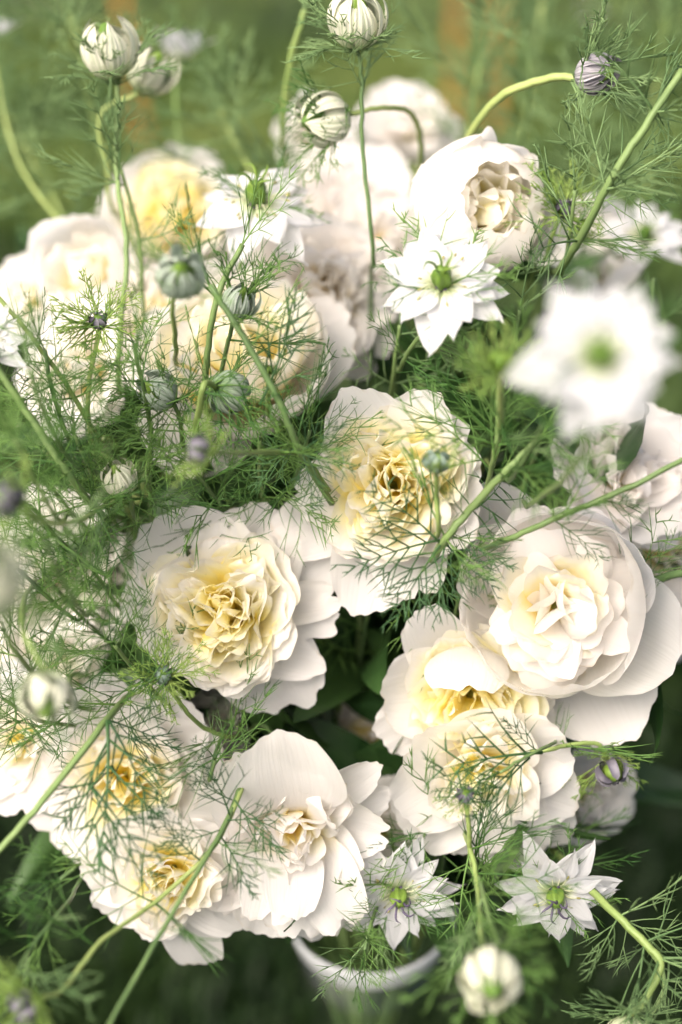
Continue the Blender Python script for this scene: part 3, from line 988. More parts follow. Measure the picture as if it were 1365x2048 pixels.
peony(957, 412, 0.985, 0.20, 0.04, 0.0385, 'globe', 6, 'half closed globe peony, smooth and bright white, behind the sharp white nigella', nin=30, dome=1.2, yel=1.0, hole=2, leaves=0, imat=M_INNER,
      guards=[(150, 2.50, 2.3, 0, 160, 1.0, dict(notch=0, ruf=.01, rim=0, roll=0, lob=.01)), (205, 2.48, 2.2, 0, 157, 1.0, dict(notch=0, ruf=.01, rim=0, roll=0, lob=.01)), (95, 2.46, 2.2, 0, 157, 1.0, dict(notch=0, ruf=.01, rim=0, roll=0, lob=.01)), (45, 2.34, 2.0, 0, 150, 1.0, dict(notch=0, ruf=.015, rim=0, roll=0, lob=.01)),
              (260, 2.5, 2.1, 0, 156, 1.0, dict(notch=0, ruf=.02, rim=0)), (310, 2.46, 2.0, 0, 154, 1.0, dict(ruf=.02, rim=-10)), (350, 2.38, 1.9, 0, 150, .95, dict(ruf=.02, rim=-10)), (285, 2.2, 1.7, -3, 136, .95, dict(ruf=.04, rim=-20)), (-20, 1.9, 1.6, -6, 112, .85, dict(rim=-20))])
peony(590, 1655, 0.945, 0.05, -0.22, 0.052, 'double', 7, 'drooping peony with a tall smooth upper petal and long pointed lower petals', nin=30, dome=0.74, yel=0.8, imat=M_CUSH, hole=14,
      guards=[(98, 1.36, 1.3, 44, 14, .5, dict(notch=0, ruf=.05, lob=.02, z=.012, rim=-10, reach=.2)), (120, 1.30, .9, 40, 30, .6, dict(notch=.15, ruf=.05)), (76, 1.05, .7, 50, 40, .8, dict(rim=20)), (34, 1.05, .50, 26, 0, .8, dict(notch=0)), (12, 1.0, .55, 20, -8, .5),
              (-60, 1.52, .72, 0, -8, .5, dict(notch=0, ruf=.08)), (-78, 1.46, .75, 4, -4, .4, dict(notch=0, ruf=.08)), (-106, 1.34, 1.0, 8, 2, .5, dict(notch=0, ruf=.07)), (-125, 1.25, 1.0, 12, 4, .5, dict(notch=.1, ruf=.07)), (-90, 1.22, .9, 22, 10, .5, dict(z=.008, notch=.08, ruf=.09)), (-62, 1.22, .85, 26, 14, .5, dict(z=.009, notch=.1, ruf=.09)),
              (-40, 1.15, .8, 16, 6, .5), (-8, 1.0, .7, 24, 16, .5), (-145, 1.15, 1.0, 16, 6, .5), (170, 1.1, 1.0, 20, 16, .5), (145, 1.05, 1.0, 30, 30, .5), (-112, 1.05, .8, 34, 22, .5, dict(z=.012)), (-95, .95, .7, 44, 30, .5, dict(z=.014))])
peony(245, 1565, 0.985, -0.10, -0.16, 0.056, 'double', 8, 'broad creamy peony with a yellow heart seen through a hanging feathery leaf', nin=36, dome=0.66, yel=1.3, hole=8, leaves=1,
      guards=[(k * 40 + 12, 1.06, 1.15, 16, 8, .5) for k in range(9)] + [(k * 72, .9, 1.1, 30, 32, .6) for k in range(5)])
peony(335, 1762, 0.955, -0.12, -0.34, 0.044, 'double', 9, 'lowest creamy peony with one long white petal hanging from it', nin=38, dome=0.72, yel=1.2, leaves=1,
      guards=[(-78, 1.55, .85, 0, -14, .5, dict(notch=0, lob=.04)), (-35, 1.15, 1.0, 10, 0, .4), (0, 1.05, 1.0, 16, 8, .4), (40, 1., 1.1, 20, 20, .4), (90, 1., 1.1, 20, 30, .4), (140, 1., 1.1, 16, 16, .4), (185, 1.1, 1.05, 12, 2, .4), (215, 1.12, 1.0, 8, 0, .4, dict(ruf=.07)), (-110, 1.0, .9, 12, 6, .4)])
peony(35, 1492, 1.0, -0.35, -0.10, 0.046, 'double', 10, 'white peony cut by the picture edge beside the broad creamy peony', nin=24, dome=0.6, yel=0.7, leaves=1)
peony(110, 1130, 1.09, -0.2, 0.15, 0.054, 'double', 11, 'pale pinkish white peony half hidden behind dense feathery leaves', nin=34, dome=0.7, yel=0.4, gmat=M_WARM)
peony(85, 1330, 1.10, -0.3, 0.0, 0.048, 'double', 12, 'pale peony under the blurred grey bud behind feathery leaves', nin=24, dome=0.7, yel=0.4, gmat=M_WARM)
peony(485, 745, 1.02, -0.10, 0.42, 0.060, 'bowl', 13, 'big round cream peony behind the netted grey green buds', nin=36, dome=0.9, yel=1.3)
peony(640, 580, 1.075, 0.26, 0.30, 0.058, 'double', 14, 'warm ivory peony with apricot shadows between its folded petals', nin=44, dome=0.8, yel=0.75, warm=True, leaves=0)
peony(690, 410, 1.17, 0.0, 0.5, 0.052, 'double', 15, 'bright white blurred peony behind the blurred white nigella', nin=34, yel=0.3, imat=M_CUSH, leaves=0)
peony(345, 425, 1.19, 0.15, 0.35, 0.056, 'double', 16, 'blurred pale yellow peony behind the tall cream bud stem', nin=40, yel=1.5)
peony(168, 545, 1.11, -0.25, 0.25, 0.031, 'globe', 17, 'round half closed white peony beside the yellow blurred peony', nin=14, dome=1.1)
peony(150, 735, 1.07, -0.4, 0.25, 0.046, 'double', 18, 'soft white peony under the small dark bud on a green stem', nin=28, yel=0.5)
peony(330, 640, 1.10, -0.1, 0.5, 0.052, 'double', 19, 'cream peony deep between the round cream peony and the white globe', nin=28, yel=0.9)
peony(50, 585, 1.14, -0.5, 0.3, 0.032, 'double', 20, 'small blurred white peony at the far left of the bouquet', nin=18, yel=0.4)
peony(1180, 500, 1.13, 0.3, 0.5, 0.032, 'globe', 21, 'blurred ivory peony bud behind the diagonal feathery stem', nin=14, dome=1.1)
peony(1262, 955, 1.0, 0.35, 0.25, 0.050, 'double', 22, 'white peony with pink flecks below the large blurred nigella', nin=28, yel=0.3, imat=M_CUSH)
peony(1335, 1085, 1.05, 0.5, 0.0, 0.040, 'double', 23, 'yellow hearted peony at the right side behind a feathery leaf', nin=30, yel=1.2)
peony(1330, 1225, 1.06, 0.55, -0.15, 0.034, 'double', 24, 'small white peony peeping out beside the cupped peony', nin=16, yel=0.4)
peony(735, 1505, 1.09, 0.05, -0.2, 0.050, 'double', 25, 'shaded yellowish peony deep between the lower flowers', nin=34, yel=1.2)
peony(1178, 1600, 1.06, 0.4, -0.3, 0.034, 'double', 26, 'greyish white blurred peony behind the dark bud on a bent stem', nin=14, yel=0.2, imat=M_CUSH, leaves=1)
peony(385, 1480, 1.05, 0.0, 0.1, 0.036, 'double', 27, 'small shaded white peony tucked between the two lower left peonies', nin=14, yel=0.3)
peony(770, 1665, 1.03, 0.3, -0.3, 0.034, 'double', 28, 'soft grey white peony behind the curled petals of the drooping peony', nin=10, yel=0.2, imat=M_CUSH)
peony(815, 245, 1.27, 0.1, 0.6, 0.040, 'double', 29, 'blurred pinkish white peony beyond the netted cream bud', nin=24, yel=0.2, imat=M_CUSH, leaves=0)
peony(760, 480, 1.12, 0.2, 0.6, 0.040, 'double', 30, 'blurred ivory peony between the globe peony and the upright bud stem', nin=20, yel=0.4, warm=True, leaves=0)

peony(625, 255, 1.2, -0.1, 0.5, 0.030, 'double', 31, 'small blurred white peony peeping out under the netted cream bud', nin=16, yel=0.2, imat=M_CUSH, leaves=0)

# ------------------------------------------------------------------ dark leafy peony stems that fill the heart of the bouquet
def leaf_stem(px, py, d, seed, label, n=16):
    rnd = random.Random(seed)
    top = K(px, py, d)
    ent, bot = vase_entry(rnd, top)
    root = thing('peony_leaf_stem', label, 'leafy stem', ent, 'dark leafy stems between the flowers')
    so, path = stem_obj([top, top.lerp(ent, 0.5) + Vector((0, 0.015, 0.02)), ent, bot], 0.0016, 0.003, root, M_STEM)
    for k in range(n):
        i = int(14 * (k / n) * 0.95)
        a = k * 2.4 + rnd.uniform(-.4, .4)
        t = Vector(path[max(i - 1, 0)] - path[i + 1]).normalized()
        o1 = t.orthogonal().normalized()
        dv = (t * rnd.uniform(0.0, 0.8) + o1 * math.cos(a) + t.cross(o1) * math.sin(a)).normalized()
        M = frame(Vector(path[i]) - root.location, dv, Vector((rnd.uniform(-1, 1), rnd.uniform(-1, 1), rnd.uniform(-1, 1))))
        child('leaf', rnd.choice(BLADES), root, M @ Matrix.Scale(rnd.uniform(0.7, 1.15), 4))


for i, (x, y, d, lab) in enumerate([(720, 1230, 1.05, 'dark leafy stem in the deep gap under the yellow ruffled peony'), (690, 1380, 1.06, 'dark leafy stem in the deep gap above the drooping peony'),
                                    (540, 950, 1.06, 'dark leafy stem above the open yellow hearted peony'), (860, 1180, 1.06, 'dark leafy stem between the ruffled and the folded petal peony'),
                                    (980, 740, 1.06, 'dark leafy stem in the gap beside the sharp white nigella'), (1080, 880, 1.05, 'dark leafy stem behind the long arching sprig'),
                                    (300, 1000, 1.08, 'dark leafy stem behind the cream ball among threads'), (330, 1390, 1.07, 'dark leafy stem behind the bright spiky bud'),
                                    (200, 880, 1.10, 'dark leafy stem behind the slanting left sprig'), (860, 1640, 1.08, 'dark leafy stem left of the downward peony'),
                                    (620, 880, 1.08, 'dark leafy stem between the round cream and the ruffled peony'), (1080, 560, 1.10, 'dark leafy stem below the globe peony')]):
    leaf_stem(x, y, d, 300 + i, lab)

# ------------------------------------------------------------------ open nigella flowers
UPW = (0, .81, .59)
nigella('flower', [(886, 575, 0.895), (870, 630, 0.92), (820, 700, 0.95), (800, 740, 0.98)], (-0.10, 0.50, 0.86), 0.0355, 1, 'sharp open white nigella with a green pod in front of the globe peony',
        nb=7, bl=0.040, nodes=[(0.55, 2), (0.85, 3)], pw=1.2, fo=2, npet=18)
nigella('flower', [(1196, 715, 0.675), (1190, 800, 0.71), (1150, 930, 0.78), (1060, 1010, 0.9)], (0.02, 0.10, 1.0), 0.031, 2, 'large blurred white nigella standing out in front of the bouquet', nb=6, nodes=[], pw=1.35, fo=4, npet=18)
nigella('flower', [(515, 410, 1.0), (500, 480, 1.0), (470, 560, 1.02), (420, 700, 1.03)], (0.0, 0.55, 0.82), 0.041, 3, 'blurred white nigella with a green pod over the ivory peonies', nb=6, nodes=[], fo=-16)
nigella('flower', [(358, 125, 1.24), (352, 200, 1.23), (366, 320, 1.22)], (0.12, 0.98, 0.25), 0.028, 4, 'blurred white nigella seen from the side on a tall pale stem', nb=4, nodes=[], fo=56, pale=True, ystem=True, stem_r=.0022)
nigella('flower', [(797, 1780, 0.965), (790, 1720, 0.99), (780, 1650, 1.03)], (0.02, -0.35, 0.93), 0.033, 5, 'soft white nigella with a dark eye above the vase rim', nb=6, nodes=[], fo=4, dark=True, npet=18)
nigella('flower', [(1112, 1778, 0.945), (1150, 1742, 0.965), (1100, 1690, 1.02), (1030, 1600, 1.05)], (-0.1, -0.42, 0.9), 0.033, 6, 'ragged white nigella with a dark eye beside the thick bent stem', nb=6, nodes=[(.4, 2)], fo=6, dark=True, npet=19)
nigella('flower', [(1285, 480, 1.13), (1280, 560, 1.13), (1240, 640, 1.1)], (0.1, 0.5, 0.86), 0.030, 7, 'blurred ivory nigella with a dark green heart behind the big blurred nigella', nb=5, nodes=[], fo=12)
nigella('flower', [(-22, 690, 0.90), (-30, 760, 0.93), (20, 860, 1.0)], (-0.3, 0.4, 0.86), 0.022, 8, 'white nigella mostly outside the left picture edge', nb=5, nodes=[], fo=6)
nigella('flower', [(-10, 75, 1.22), (-5, 160, 1.2), (40, 330, 1.18), (140, 470, 1.14)], (-0.1, 0.9, 0.4), 0.020, 9, 'small blurred white nigella at the top corner on a long leaning stem', nb=5, nodes=[(.5, 2)], pale=True, ystem=True, fo=30)

# ------------------------------------------------------------------ closed round nigella heads
nigella('ball', [(228, 158, 1.0), (236, 185, 1.0), (233, 340, 1.0), (254, 500, 0.99), (243, 640, 0.99), (240, 780, 1.0)], (-0.10, 0.90, 0.42), 0.0175, 20, 'cream ribbed nigella bud on a tall slender stem against the lawn', 'c',
        nb=17, bl=0.036, lift=36, nodes=[(0.45, 3)], pale=True, close=152, stem_r=.0016)
nigella('ball', [(714, 95, 0.965), (724, 160, 0.97), (726, 300, 0.98), (748, 520, 1.0)], (-0.02, 0.82, 0.57), 0.0175, 21, 'cream ribbed nigella bud held upright above the bouquet on a thin stem', 'c', nb=17, bl=0.038, lift=26, nodes=[(0.42, 3)], pale=True, close=158, stem_r=.0013)
nigella('ball', [(1155, 155, 0.955), (1092, 158, 0.965), (1000, 195, 0.985), (932, 285, 1.02)], (0.78, -0.02, 0.62), 0.0125, 22, 'mauve grey wrinkled nigella bud nodding on a thick curved pale stem', 'p', nb=15, bl=0.046, lift=48, nodes=[], pale=True, ystem=True, stem_r=.0026, close=150)
nigella('ball', [(690, 232, 1.0), (762, 216, 1.01), (815, 222, 1.03), (838, 260, 1.05), (842, 330, 1.08)], (-0.75, -0.25, 0.6), 0.0175, 23, 'nodding cream nigella bud wrapped in a net of threads on a hooked stem', 'c', nb=16, bl=0.038, lift=64, nodes=[], ystem=True, stem_r=.0017, close=165, bmesh_=BRACTD)
nigella('ball', [(364, 575, 0.84), (345, 610, 0.86), (352, 690, 0.92), (356, 740, 1.0)], (0.05, 0.35, 0.93), 0.0125, 24, 'blurred grey green nigella ball in front of the cream peonies', 'g', nb=6, bl=0.030, nodes=[], ystem=True, close=146)
nigella('ball', [(470, 632, 0.925), (458, 680, 0.94), (440, 760, 0.96), (420, 850, 0.99)], (0.30, 0.75, 0.55), 0.0100, 25, 'small grey green nigella ball beside the dark forked stem', 'g', nb=11, bl=0.038, lift=55, nodes=[(.35, 2)], close=150)
nigella('ball', [(432, 775, 0.915), (412, 765, 0.895), (402, 800, 0.90), (393, 880, 0.95)], (0.45, -0.15, -0.72), 0.0125, 26, 'striped grey green nigella ball seen from behind on its stem', 'g', nb=10, bl=0.040, lift=40, nodes=[(.6, 2)], ystem=True, stem_r=.0018, close=150)
nigella('ball', [(345, 800, 0.94), (360, 840, 0.95), (370, 900, 0.98)], (-0.5, 0.3, 0.5), 0.0115, 27, 'faded green nigella ball hidden in a tangle of threads on the round cream peony', 'g', nb=11, bl=0.036, lift=45, nodes=[(.6, 3)], close=150)
nigella('ball', [(252, 985, 0.925), (262, 1000, 0.93), (275, 1050, 0.97)], (-0.25, 0.75, 0.60), 0.0105, 28, 'pale cream nigella ball resting among dense green threads', 'c', nb=9, bl=0.032, lift=52, nodes=[(.5, 3)], close=160)
nigella('ball', [(-6, 1215, 0.62), (20, 1260, 0.64), (60, 1330, 0.70), (130, 1370, 0.84)], (-0.1, 0.75, 0.6), 0.0145, 29, 'very blurred pale nigella ball cut by the left picture edge', 'c', nb=5, bl=0.028, nodes=[], ystem=True, close=150)
nigella('ball', [(92, 1345, 0.80), (60, 1290, 0.80), (45, 1250, 0.82), (60, 1180, 0.95)], (0.05, -0.85, 0.5), 0.0125, 30, 'blurred grey white nigella ball hanging over feathery leaves', 'c', nb=7, bl=0.030, nodes=[], ystem=True, close=140)
nigella('ball', [(972, 1925, 0.80), (962, 1860, 0.84), (955, 1760, 0.90), (938, 1690, 0.93)], (0.06, -0.25, 0.96), 0.0158, 31, 'blurred cream nigella ball hanging in front of the vase', 'c', nb=8, bl=0.040, lift=30, nodes=[(.75, 2), (.98, 3)], ystem=True, close=158)
nigella('ball', [(1262, 2032, 0.90), (1290, 2000, 0.90), (1322, 1930, 0.90), (1290, 1885, 0.905), (1215, 1812, 0.92), (1150, 1745, 0.96), (1100, 1690, 1.02)], (-0.2, -0.9, 0.3), 0.014, 32, 'cream nigella ball at the bottom edge on a thick bent stem', 'c', nb=10, bl=0.036, lift=10, nodes=[(.40, 5), (.62, 4), (.5, 3)], ystem=True, stem_r=.0023, close=150, pale=True)
nigella('ball', [(280, 185, 1.06), (200, 230, 1.07), (215, 340, 1.08), (225, 420, 1.1)], (0.5, 0.8, 0.3), 0.015, 33, 'cream nigella bud half hidden behind the tall cream ribbed bud', 'c', nb=7, bl=0.030, nodes=[], pale=True, ystem=True, close=130)

# ------------------------------------------------------------------ small spiky buds
nigella('bud', [(200, 648, 0.935), (193, 690, 0.94), (178, 770, 0.945), (178, 850, 0.96), (195, 920, 1.0)], (-0.05, .42, .9), 0.0050, 40, 'small dark purple bud in a light green ruff on a bright green stem', 'd', nb=24, bl=0.027, lift=26, nodes=[], ystem=True)
nigella('bud', [(1125, 425, 0.975), (1105, 470, 0.98), (1085, 540, 1.0)], (0.1, 0.4, 0.9), 0.0055, 41, 'dark bud in a pale spiky ruff against the side of the globe peony', 'd', nb=22, bl=0.027, lift=26, nodes=[(.5, 2)], ystem=True)
nigella('bud', [(873, 940, 0.865), (874, 990, 0.88), (876, 1070, 0.91)], (0, .8, .6), 0.0066, 42, 'slate green bud standing in front of the yellow ruffled peony', 'g', nb=11, bl=0.018, lift=45, nodes=[], ystem=True, stem_r=.0014, core=True)
nigella('bud', [(332, 1352, 0.915), (350, 1390, 0.92), (400, 1450, 0.95), (470, 1475, 0.98)], (-0.2, 0.25, 0.95), 0.0050, 43, 'grey bud in a bright spiky ruff at the lower petals of the open peony', 'g', nb=22, bl=0.022, lift=22, nodes=[(.95, 3)], ystem=True)
nigella('bud', [(930, 1592, 0.90), (937, 1640, 0.905), (940, 1690, 0.92), (946, 1730, 0.95)], (-0.05, 0.35, 0.93), 0.0050, 44, 'tiny dark bud in a yellow green ruff with a yellow stem below it', 'd', nb=14, bl=0.014, lift=25, nodes=[], ystem=True, stem_r=.0014)
nigella('bud', [(1215, 1525, 0.965), (1195, 1488, 0.96), (1140, 1490, 0.955), (1065, 1503, 0.955)], (0.3, -0.7, 0.65), 0.0085, 45, 'blue grey bud nodding on a bent yellow green stem', 'd', nb=12, bl=0.022, lift=30, nodes=[(.75, 3)], ystem=True, stem_r=.0014)
nigella('bud', [(70, 2000, 0.80), (130, 1975, 0.82), (205, 1880, 0.85), (310, 1805, 0.88), (430, 1690, 0.90), (492, 1560, 0.93)], (-0.75, -0.5, 0.4), 0.0075, 46, 'blurred mauve bud at the end of a long arching stem', 'd', nb=16, bl=0.034, lift=38, nodes=[(.38, 2), (.62, 3)], ystem=True, stem_r=.0014)
nigella('bud', [(35, 1005, 0.76), (90, 1045, 0.80), (160, 1040, 0.88), (220, 1010, 0.95)], (-0.6, 0.3, 0.7), 0.0078, 47, 'blurred lilac bud above the very blurred pale ball', 'd', nb=10, bl=0.022, nodes=[(.9, 3)], ystem=True)
nigella('bud', [(415, 905, 0.80), (480, 905, 0.84), (560, 905, 0.90), (608, 915, 0.92), (660, 985, 0.96)], (-0.9, 0.2, 0.3), 0.0060, 48, 'blurred lilac bud on a stem lying sideways below the striped ball', 'd', nb=9, bl=0.022, lift=30, nodes=[(.5, 2)], ystem=True)
nigella('bud', [(536, 748, 0.905), (537, 785, 0.91), (538, 830, 0.95)], (0, .8, .6), 0.0030, 49, 'tiny yellow green bud beside the dark forked stem', 'y', nb=8, bl=0.010, lift=55, nodes=[(.6, 2)], ystem=True)
nigella('bud', [(1000, 735, 0.80), (1002, 800, 0.83), (1000, 870, 0.90), (985, 930, 0.95)], (0, .8, .6), 0.0052, 50, 'blurred bright green bud rising beside the big blurred nigella', 'y', nb=18, bl=0.022, lift=30, nodes=[(.75, 3)], ystem=True, stem_r=.0017)

# ------------------------------------------------------------------ feathery sprigs without a flower in view
nigella('sprig', [(485, 490, 0.925), (440, 580, 0.915), (418, 690, 0.93), (412, 820, 0.97)], UPW, 0, 60, 'dark upright sprig crossing the round cream peony', stem_r=.0019, nodes=[(.3, 2), (.6, 2), (.85, 3)], leaf_len=.045, kinds=LEAF + BUSH)
nigella('sprig', [(420, 570, 0.885), (500, 695, 0.885), (560, 805, 0.89), (600, 900, 0.905), (665, 1010, 0.96)], UPW, 0, 61, 'dark diagonal sprig crossing from the grey ball to the yellow ruffled peony', bold=True, stem_r=.0020, nodes=[(.25, 1), (.72, 3)], leaf_len=.045,
        leaves=[(520, 810, 620, 610, .90, .89), (600, 905, 700, 950, .90, .895), (605, 905, 640, 1010, .90, .90), (600, 905, 680, 840, .90, .89), (600, 890, 500, 960, .905, .92)])
nigella('sprig', [(1365, 140, 0.90), (1300, 240, 0.90), (1220, 362, 0.91), (1165, 470, 0.94), (1120, 540, 0.98)], UPW, 0, 62, 'thick diagonal sprig beside the mauve grey bud', stem_r=.0024, nodes=[(.22, 4), (.55, 4), (.8, 4)], pale=True, leaf_len=.055,
        leaves=[(1220, 365, 1360, 250, .91, .93), (1215, 375, 1340, 380, .91, .93), (1215, 365, 1130, 330, .91, .90), (1300, 215, 1365, 330, .90, .92)])
nigella('sprig', [(1420, 890, 0.885), (1270, 970, 0.885), (1145, 1022, 0.89), (1060, 1060, 0.90), (975, 1095, 0.93)], UPW, 0, 63, 'long arching sprig lying across the top of the cupped peony', stem_r=.0017, nodes=[(.4, 3), (.62, 4)], leaf_len=.035,
        leaves=[(1135, 1020, 1215, 890, .885, .87), (1135, 1020, 1100, 900, .885, .88)])
nigella('sprig', [(1420, 1130, 0.95), (1330, 1155, 0.965), (1258, 1178, 0.985), (1215, 1230, 1.06)], UPW, 0, 64, 'short sprig reaching out beside the cupped peony', stem_r=.0026, nodes=[(.5, 2)], leaf_len=.035,
        leaves=[(1268, 1170, 1345, 1040, .975, .94), (1275, 1175, 1365, 1085, .975, .96)])
nigella('sprig', [(-60, 1760, 0.86), (30, 1665, 0.865), (120, 1560, 0.875), (218, 1435, 0.90), (260, 1390, 0.97)], UPW, 0, 65, 'straight ridged sprig crossing the broad creamy peony', bold=True, stem_r=.0019, nodes=[(.86, 4)], leaf_len=.05,
        leaves=[(215, 1440, 235, 1730, .89, .87), (218, 1440, 330, 1620, .89, .88), (215, 1500, 110, 1640, .885, .88), (190, 1580, 330, 1740, .87, .865), (215, 1440, 360, 1480, .90, .91)])
nigella('sprig', [(180, 2120, 0.80), (300, 1905, 0.84), (385, 1760, 0.87), (450, 1650, 0.90), (495, 1540, 0.94)], UPW, 0, 66, 'blurred pale sprig running down past the lowest creamy peony', bold=True, stem_r=.0015, nodes=[(.7, 2)], leaf_len=.045,
        leaves=[(455, 1640, 560, 1640, .90, .89), (460, 1630, 420, 1500, .90, .89), (440, 1670, 520, 1780, .90, .885), (400, 1720, 300, 1640, .89, .885), (440, 1660, 330, 1700, .895, .885), (470, 1600, 550, 1720, .905, .9), (465, 1600, 370, 1560, .905, .9)])
nigella('sprig', [(1085, 870, 0.88), (1010, 945, 0.885), (940, 1020, 0.895), (885, 1085, 0.905), (860, 1130, 0.98)], UPW, 0, 67, 'dark bushy sprig over the yellow ruffled peony', bold=True, stem_r=.0022, nodes=[(.3, 3), (.55, 3), (.72, 4)], leaf_len=.045,
        leaves=[(880, 1080, 690, 1115, .905, .895), (880, 1085, 760, 960, .905, .885), (885, 1085, 770, 1230, .905, .89), (890, 1090, 860, 1235, .905, .90), (890, 1085, 980, 1190, .91, .90), (900, 1070, 1030, 1120, .905, .90)])
nigella('sprig', [(1000, 770, 0.87), (995, 860, 0.885), (985, 930, 0.90), (965, 1000, 0.95)], UPW, 0, 68, 'upright sprig with long threads beside the big blurred nigella', stem_r=.0015, nodes=[(.5, 4), (.75, 3)], leaf_len=.05,
        leaves=[(990, 920, 960, 760, .89, .88), (990, 920, 1040, 800, .89, .885)])
nigella('sprig', [(1000, 1545, 0.89), (1050, 1515, 0.90), (1090, 1495, 0.915), (1110, 1480, 0.97)], UPW, 0, 69, 'fine branching sprig spread over the downward peony', bold=True, stem_r=.0010, nodes=[], leaf_len=.03,
        leaves=[(1085, 1505, 870, 1510, .915, .89), (1060, 1515, 940, 1620, .905, .885), (1080, 1505, 1000, 1450, .91, .90), (1000, 1545, 880, 1600, .90, .89)])
nigella('sprig', [(-30, 700, 0.88), (50, 820, 0.89), (150, 965, 0.90), (215, 1040, 0.96)], UPW, 0, 70, 'dark straight sprig slanting through the left of the bouquet', stem_r=.0022, nodes=[(.3, 3), (.6, 5), (.85, 5)], leaf_len=.045, kinds=LEAF + BUSH)
nigella('sprig', [(-30, 560, 0.90), (60, 670, 0.91), (140, 780, 0.93), (200, 880, 0.97)], UPW, 0, 71, 'yellow green sprig slanting under the small dark purple bud', stem_r=.0014, nodes=[(.4, 3), (.75, 4)], leaf_len=.045, ystem=True)
left_spots = [((20, 860), (90, 960), (180, 1060), 'leafy sprig above the blurred lilac bud'), ((60, 1010), (130, 1090), (210, 1150), 'bushy sprig between the lilac bud and the pale blurred ball'),
              ((90, 1150), (150, 1220), (230, 1290), 'bushy sprig right beside the pale blurred ball'), ((20, 1290), (90, 1370), (180, 1420), 'dark sprig behind the hanging grey white ball'),
              ((150, 870), (190, 960), (240, 1060), 'tangled sprig left of the cream ball among threads'), ((300, 890), (300, 970), (310, 1060), 'tangled sprig right of the cream ball among threads'),
              ((180, 1130), (220, 1190), (280, 1260), 'dense sprig against the left petals of the open yellow peony'), ((230, 1290), (270, 1340), (330, 1400), 'dense sprig behind the bud with the bright spiky ruff'),
              ((-30, 1080), (60, 1160), (150, 1240), 'drooping sprig around the very blurred ball'), ((10, 1400), (80, 1440), (170, 1450), 'drooping sprig over the white edge peony'),
              ((380, 930), (420, 980), (470, 1040), 'dark sprig above the open yellow peony'), ((520, 880), (520, 940), (530, 1010), 'dark sprig under the sideways lilac bud'),
              ((620, 860), (600, 930), (580, 1000), 'dark sprig in the gap beside the yellow ruffled peony'), ((90, 700), (110, 800), (150, 900), 'fine sprig below the small dark purple bud'),
              ((270, 700), (290, 790), (310, 880), 'fine sprig over the left of the round cream peony')]
for i, (a, b_, c_, lab) in enumerate(left_spots):
    rr = random.Random(i)
    d0 = 0.915 + rr.uniform(-.025, .045)
    nigella('sprig', [(*a, d0), (*b_, d0 + .025), (*c_, d0 + .07)], UPW, 0, 80 + i, lab, stem_r=.0013, nodes=[(.15, 3), (.4, 4), (.65, 4), (.9, 4)], leaf_len=.046, kinds=LEAF + BUSH)
more = [((1040, 620), (1030, 690), (1010, 780), .96, True, 'soft sprig in the gap right of the sharp white nigella'), ((960, 690), (980, 760), (985, 850), .99, False, 'shaded sprig below the sharp white nigella'),
        ((800, 650), (790, 720), (780, 800), .97, True, 'pale sprig under the sharp white nigella'), ((1050, 60), (1060, 170), (1040, 300), 1.12, True, 'blurred hazy sprig behind the curved pale stem'),
        ((470, 200), (520, 280), (560, 360), 1.12, True, 'blurred hazy sprig behind the blurred white nigella'), ((120, 60), (170, 180), (210, 330), 1.12, True, 'blurred hazy sprig behind the tall cream bud'),
        ((610, 20), (580, 130), (566, 280), 1.06, True, 'pale blurred bare stem left of the upright cream bud'), ((1150, 380), (1140, 470), (1120, 560), .95, True, 'fresh green sprig against the right of the globe peony'),
        ((950, 1720), (955, 1780), (930, 1660), .93, False, 'feathery sprig hanging below the tiny dark bud'), ((860, 1660), (890, 1640), (920, 1620), .97, False, 'dark sprig left of the yellow stem under the tiny bud'),
        ((1080, 1690), (1060, 1660), (1030, 1600), 1.0, False, 'dark sprig above the ragged white nigella'), ((120, 1760), (190, 1700), (260, 1640), 1.0, False, 'blurred sprig hanging below the broad creamy peony'),
        ((740, 1200), (730, 1260), (720, 1330), 1.02, False, 'deep shaded sprig in the dark gap of the bouquet'), ((920, 1180), (910, 1230), (890, 1300), .97, False, 'dark sprig hanging into the gap above the folded petal peony'),
        ((430, 1520), (420, 1560), (440, 1480), .93, False, 'fine sprig between the two lower left peonies'), ((1300, 640), (1310, 560), (1330, 700), 1.0, True, 'soft green sprig behind the big blurred nigella'),
        ((560, 1480), (520, 1450), (480, 1480), 1.0, False, 'dark sprig behind the tall upper petal of the drooping peony'), ((60, 250), (110, 380), (160, 480), 1.2, True, 'hazy blurred sprig left of the tall cream bud stem'),
        ((240, 330), (280, 480), (290, 640), 1.0, True, 'soft upright sprig in front of the blurred pale yellow peony'), ((1260, 2100), (1330, 1960), (1250, 1850), .93, True, 'pale sprig at the thick bent stem by the bottom edge')]
for i, (a, b_, c_, d0, pl, lab) in enumerate(more):
    bare = 'bare' in lab
    nigella('sprig', [(*a, d0), (*b_, d0 + .015), (*c_, d0 + .05)], UPW, 0, 120 + i, lab, stem_r=.0022 if bare else .0013, nodes=[] if bare else [(.2, 2), (.5, 2), (.85, 3)], leaf_len=.048, pale=pl, ystem=bare)

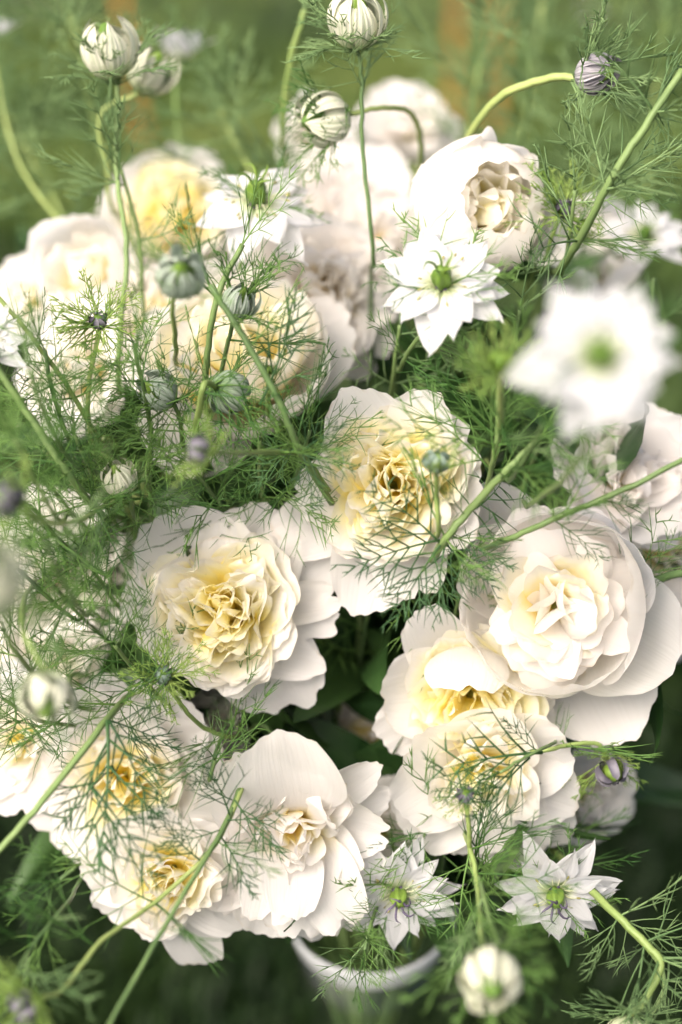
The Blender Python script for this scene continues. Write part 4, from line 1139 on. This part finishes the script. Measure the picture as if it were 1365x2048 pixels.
for i, (a, b_, c_, d0, lab) in enumerate([((1090, -30), (1070, 120), (1040, 300), 1.32, 'faint blurred sprig rising above the curved pale stem'), ((960, 130), (945, 220), (930, 330), 1.26, 'faint blurred sprig in front of the wooden stakes'),
                                          ((1330, 40), (1310, 200), (1290, 400), 1.34, 'faint blurred sprig behind the thick diagonal sprig'), ((20, 230), (80, 350), (150, 470), 1.24, 'faint blurred sprig at the far left above the white globe'),
                                          ((440, 220), (480, 300), (520, 380), 1.2, 'faint blurred sprig between the side view nigella and the netted bud'), ((130, 10), (180, 160), (215, 330), 1.22, 'faint blurred sprig behind both tall cream buds'),
                                          ((1190, 300), (1190, 420), (1180, 520), 1.22, 'faint blurred sprig beside the ivory peony bud')]):
    nigella('sprig', [(*a, d0), (*b_, d0 - .01), (*c_, d0 - .03)], UPW, 0, 180 + i, lab, stem_r=.0016, nodes=[(.15, 4), (.4, 4), (.65, 4), (.9, 3)], leaf_len=.075, pale=True, ystem=True)
for i, (a, b_, c_, d0, lab) in enumerate([((30, 880), (70, 960), (120, 1040), .80, 'hazy out of focus sprig in front of the blurred lilac bud'), ((90, 1080), (120, 1150), (170, 1230), .79, 'hazy out of focus sprig beside the very blurred pale ball'),
                                          ((10, 1270), (50, 1330), (120, 1390), .80, 'hazy out of focus sprig around the hanging grey white ball'), ((60, 740), (90, 830), (140, 920), .83, 'hazy out of focus sprig over the slanting dark sprig'),
                                          ((1085, 850), (1060, 900), (1020, 960), .82, 'hazy out of focus sprig under the big blurred nigella'), ((30, 1960), (60, 1900), (140, 1800), .82, 'hazy out of focus sprig above the blurred mauve bud'),
                                          ((730, 1900), (745, 1840), (770, 1760), .93, 'thin feathery sprig hanging in front of the vase rim'), ((1000, 1890), (980, 1840), (960, 1760), .82, 'hazy out of focus sprig around the blurred cream ball')]):
    nigella('sprig', [(*a, d0), (*b_, d0 + .02), (*c_, d0 + .07)], UPW, 0, 160 + i, lab, stem_r=.0012, nodes=[(.2, 3), (.5, 3), (.85, 3)], leaf_len=.040, kinds=LEAFL + LEAF)

# ------------------------------------------------------------------ small daisies in the lawn
M_DPET = white_material()
DP = petal(0.011, 0.005, dg(10), dg(-6), 0, r0=0.002, shape='strap', cup=0.3, seed=3, nu=5, nt=5, mat=M_DPET, name='petal')
Vd, Fd, Td = lathe([(0.0003, 0), (0.003, 0.0005), (0.0034, 0.002), (0.002, 0.0034), (0.0003, 0.004)], 12)
M_YEL = green_material('daisy_disc', (0.55, 0.38, 0.03), (0.75, 0.55, 0.06), 0.7, 0.0)
DD = mesh('disc', Vd, Fd, M_YEL, Td)
Vs, Fs, Ts = [], [], []
tube([(0, 0, 0), (0.002, 0.001, -0.025), (0, 0.002, -0.05)], [0.0009, 0.0009, 0.001], 5, Vs, Fs, Ts)
DS = mesh('stem', Vs, Fs, M_STEM, Ts)
for (x, y, lab) in ((572, 1888, 'white daisy in the lawn beside the long lower petals'), (640, 1925, 'white daisy in the lawn just left of the vase rim'), (1180, 60, 'white daisy in the lawn beyond the mauve grey bud')):
    p = ground_at(x, y)
    rt = thing('daisy', lab, 'daisy', p + Vector((0, 0, 0.05)))
    child('disc', DD, rt)
    child('stem', DS, rt)
    for k in range(14):
        child('petal', DP, rt, Matrix.Rotation(2 * math.pi * k / 14, 4, 'Z') @ Matrix.Scale(1.25, 4))
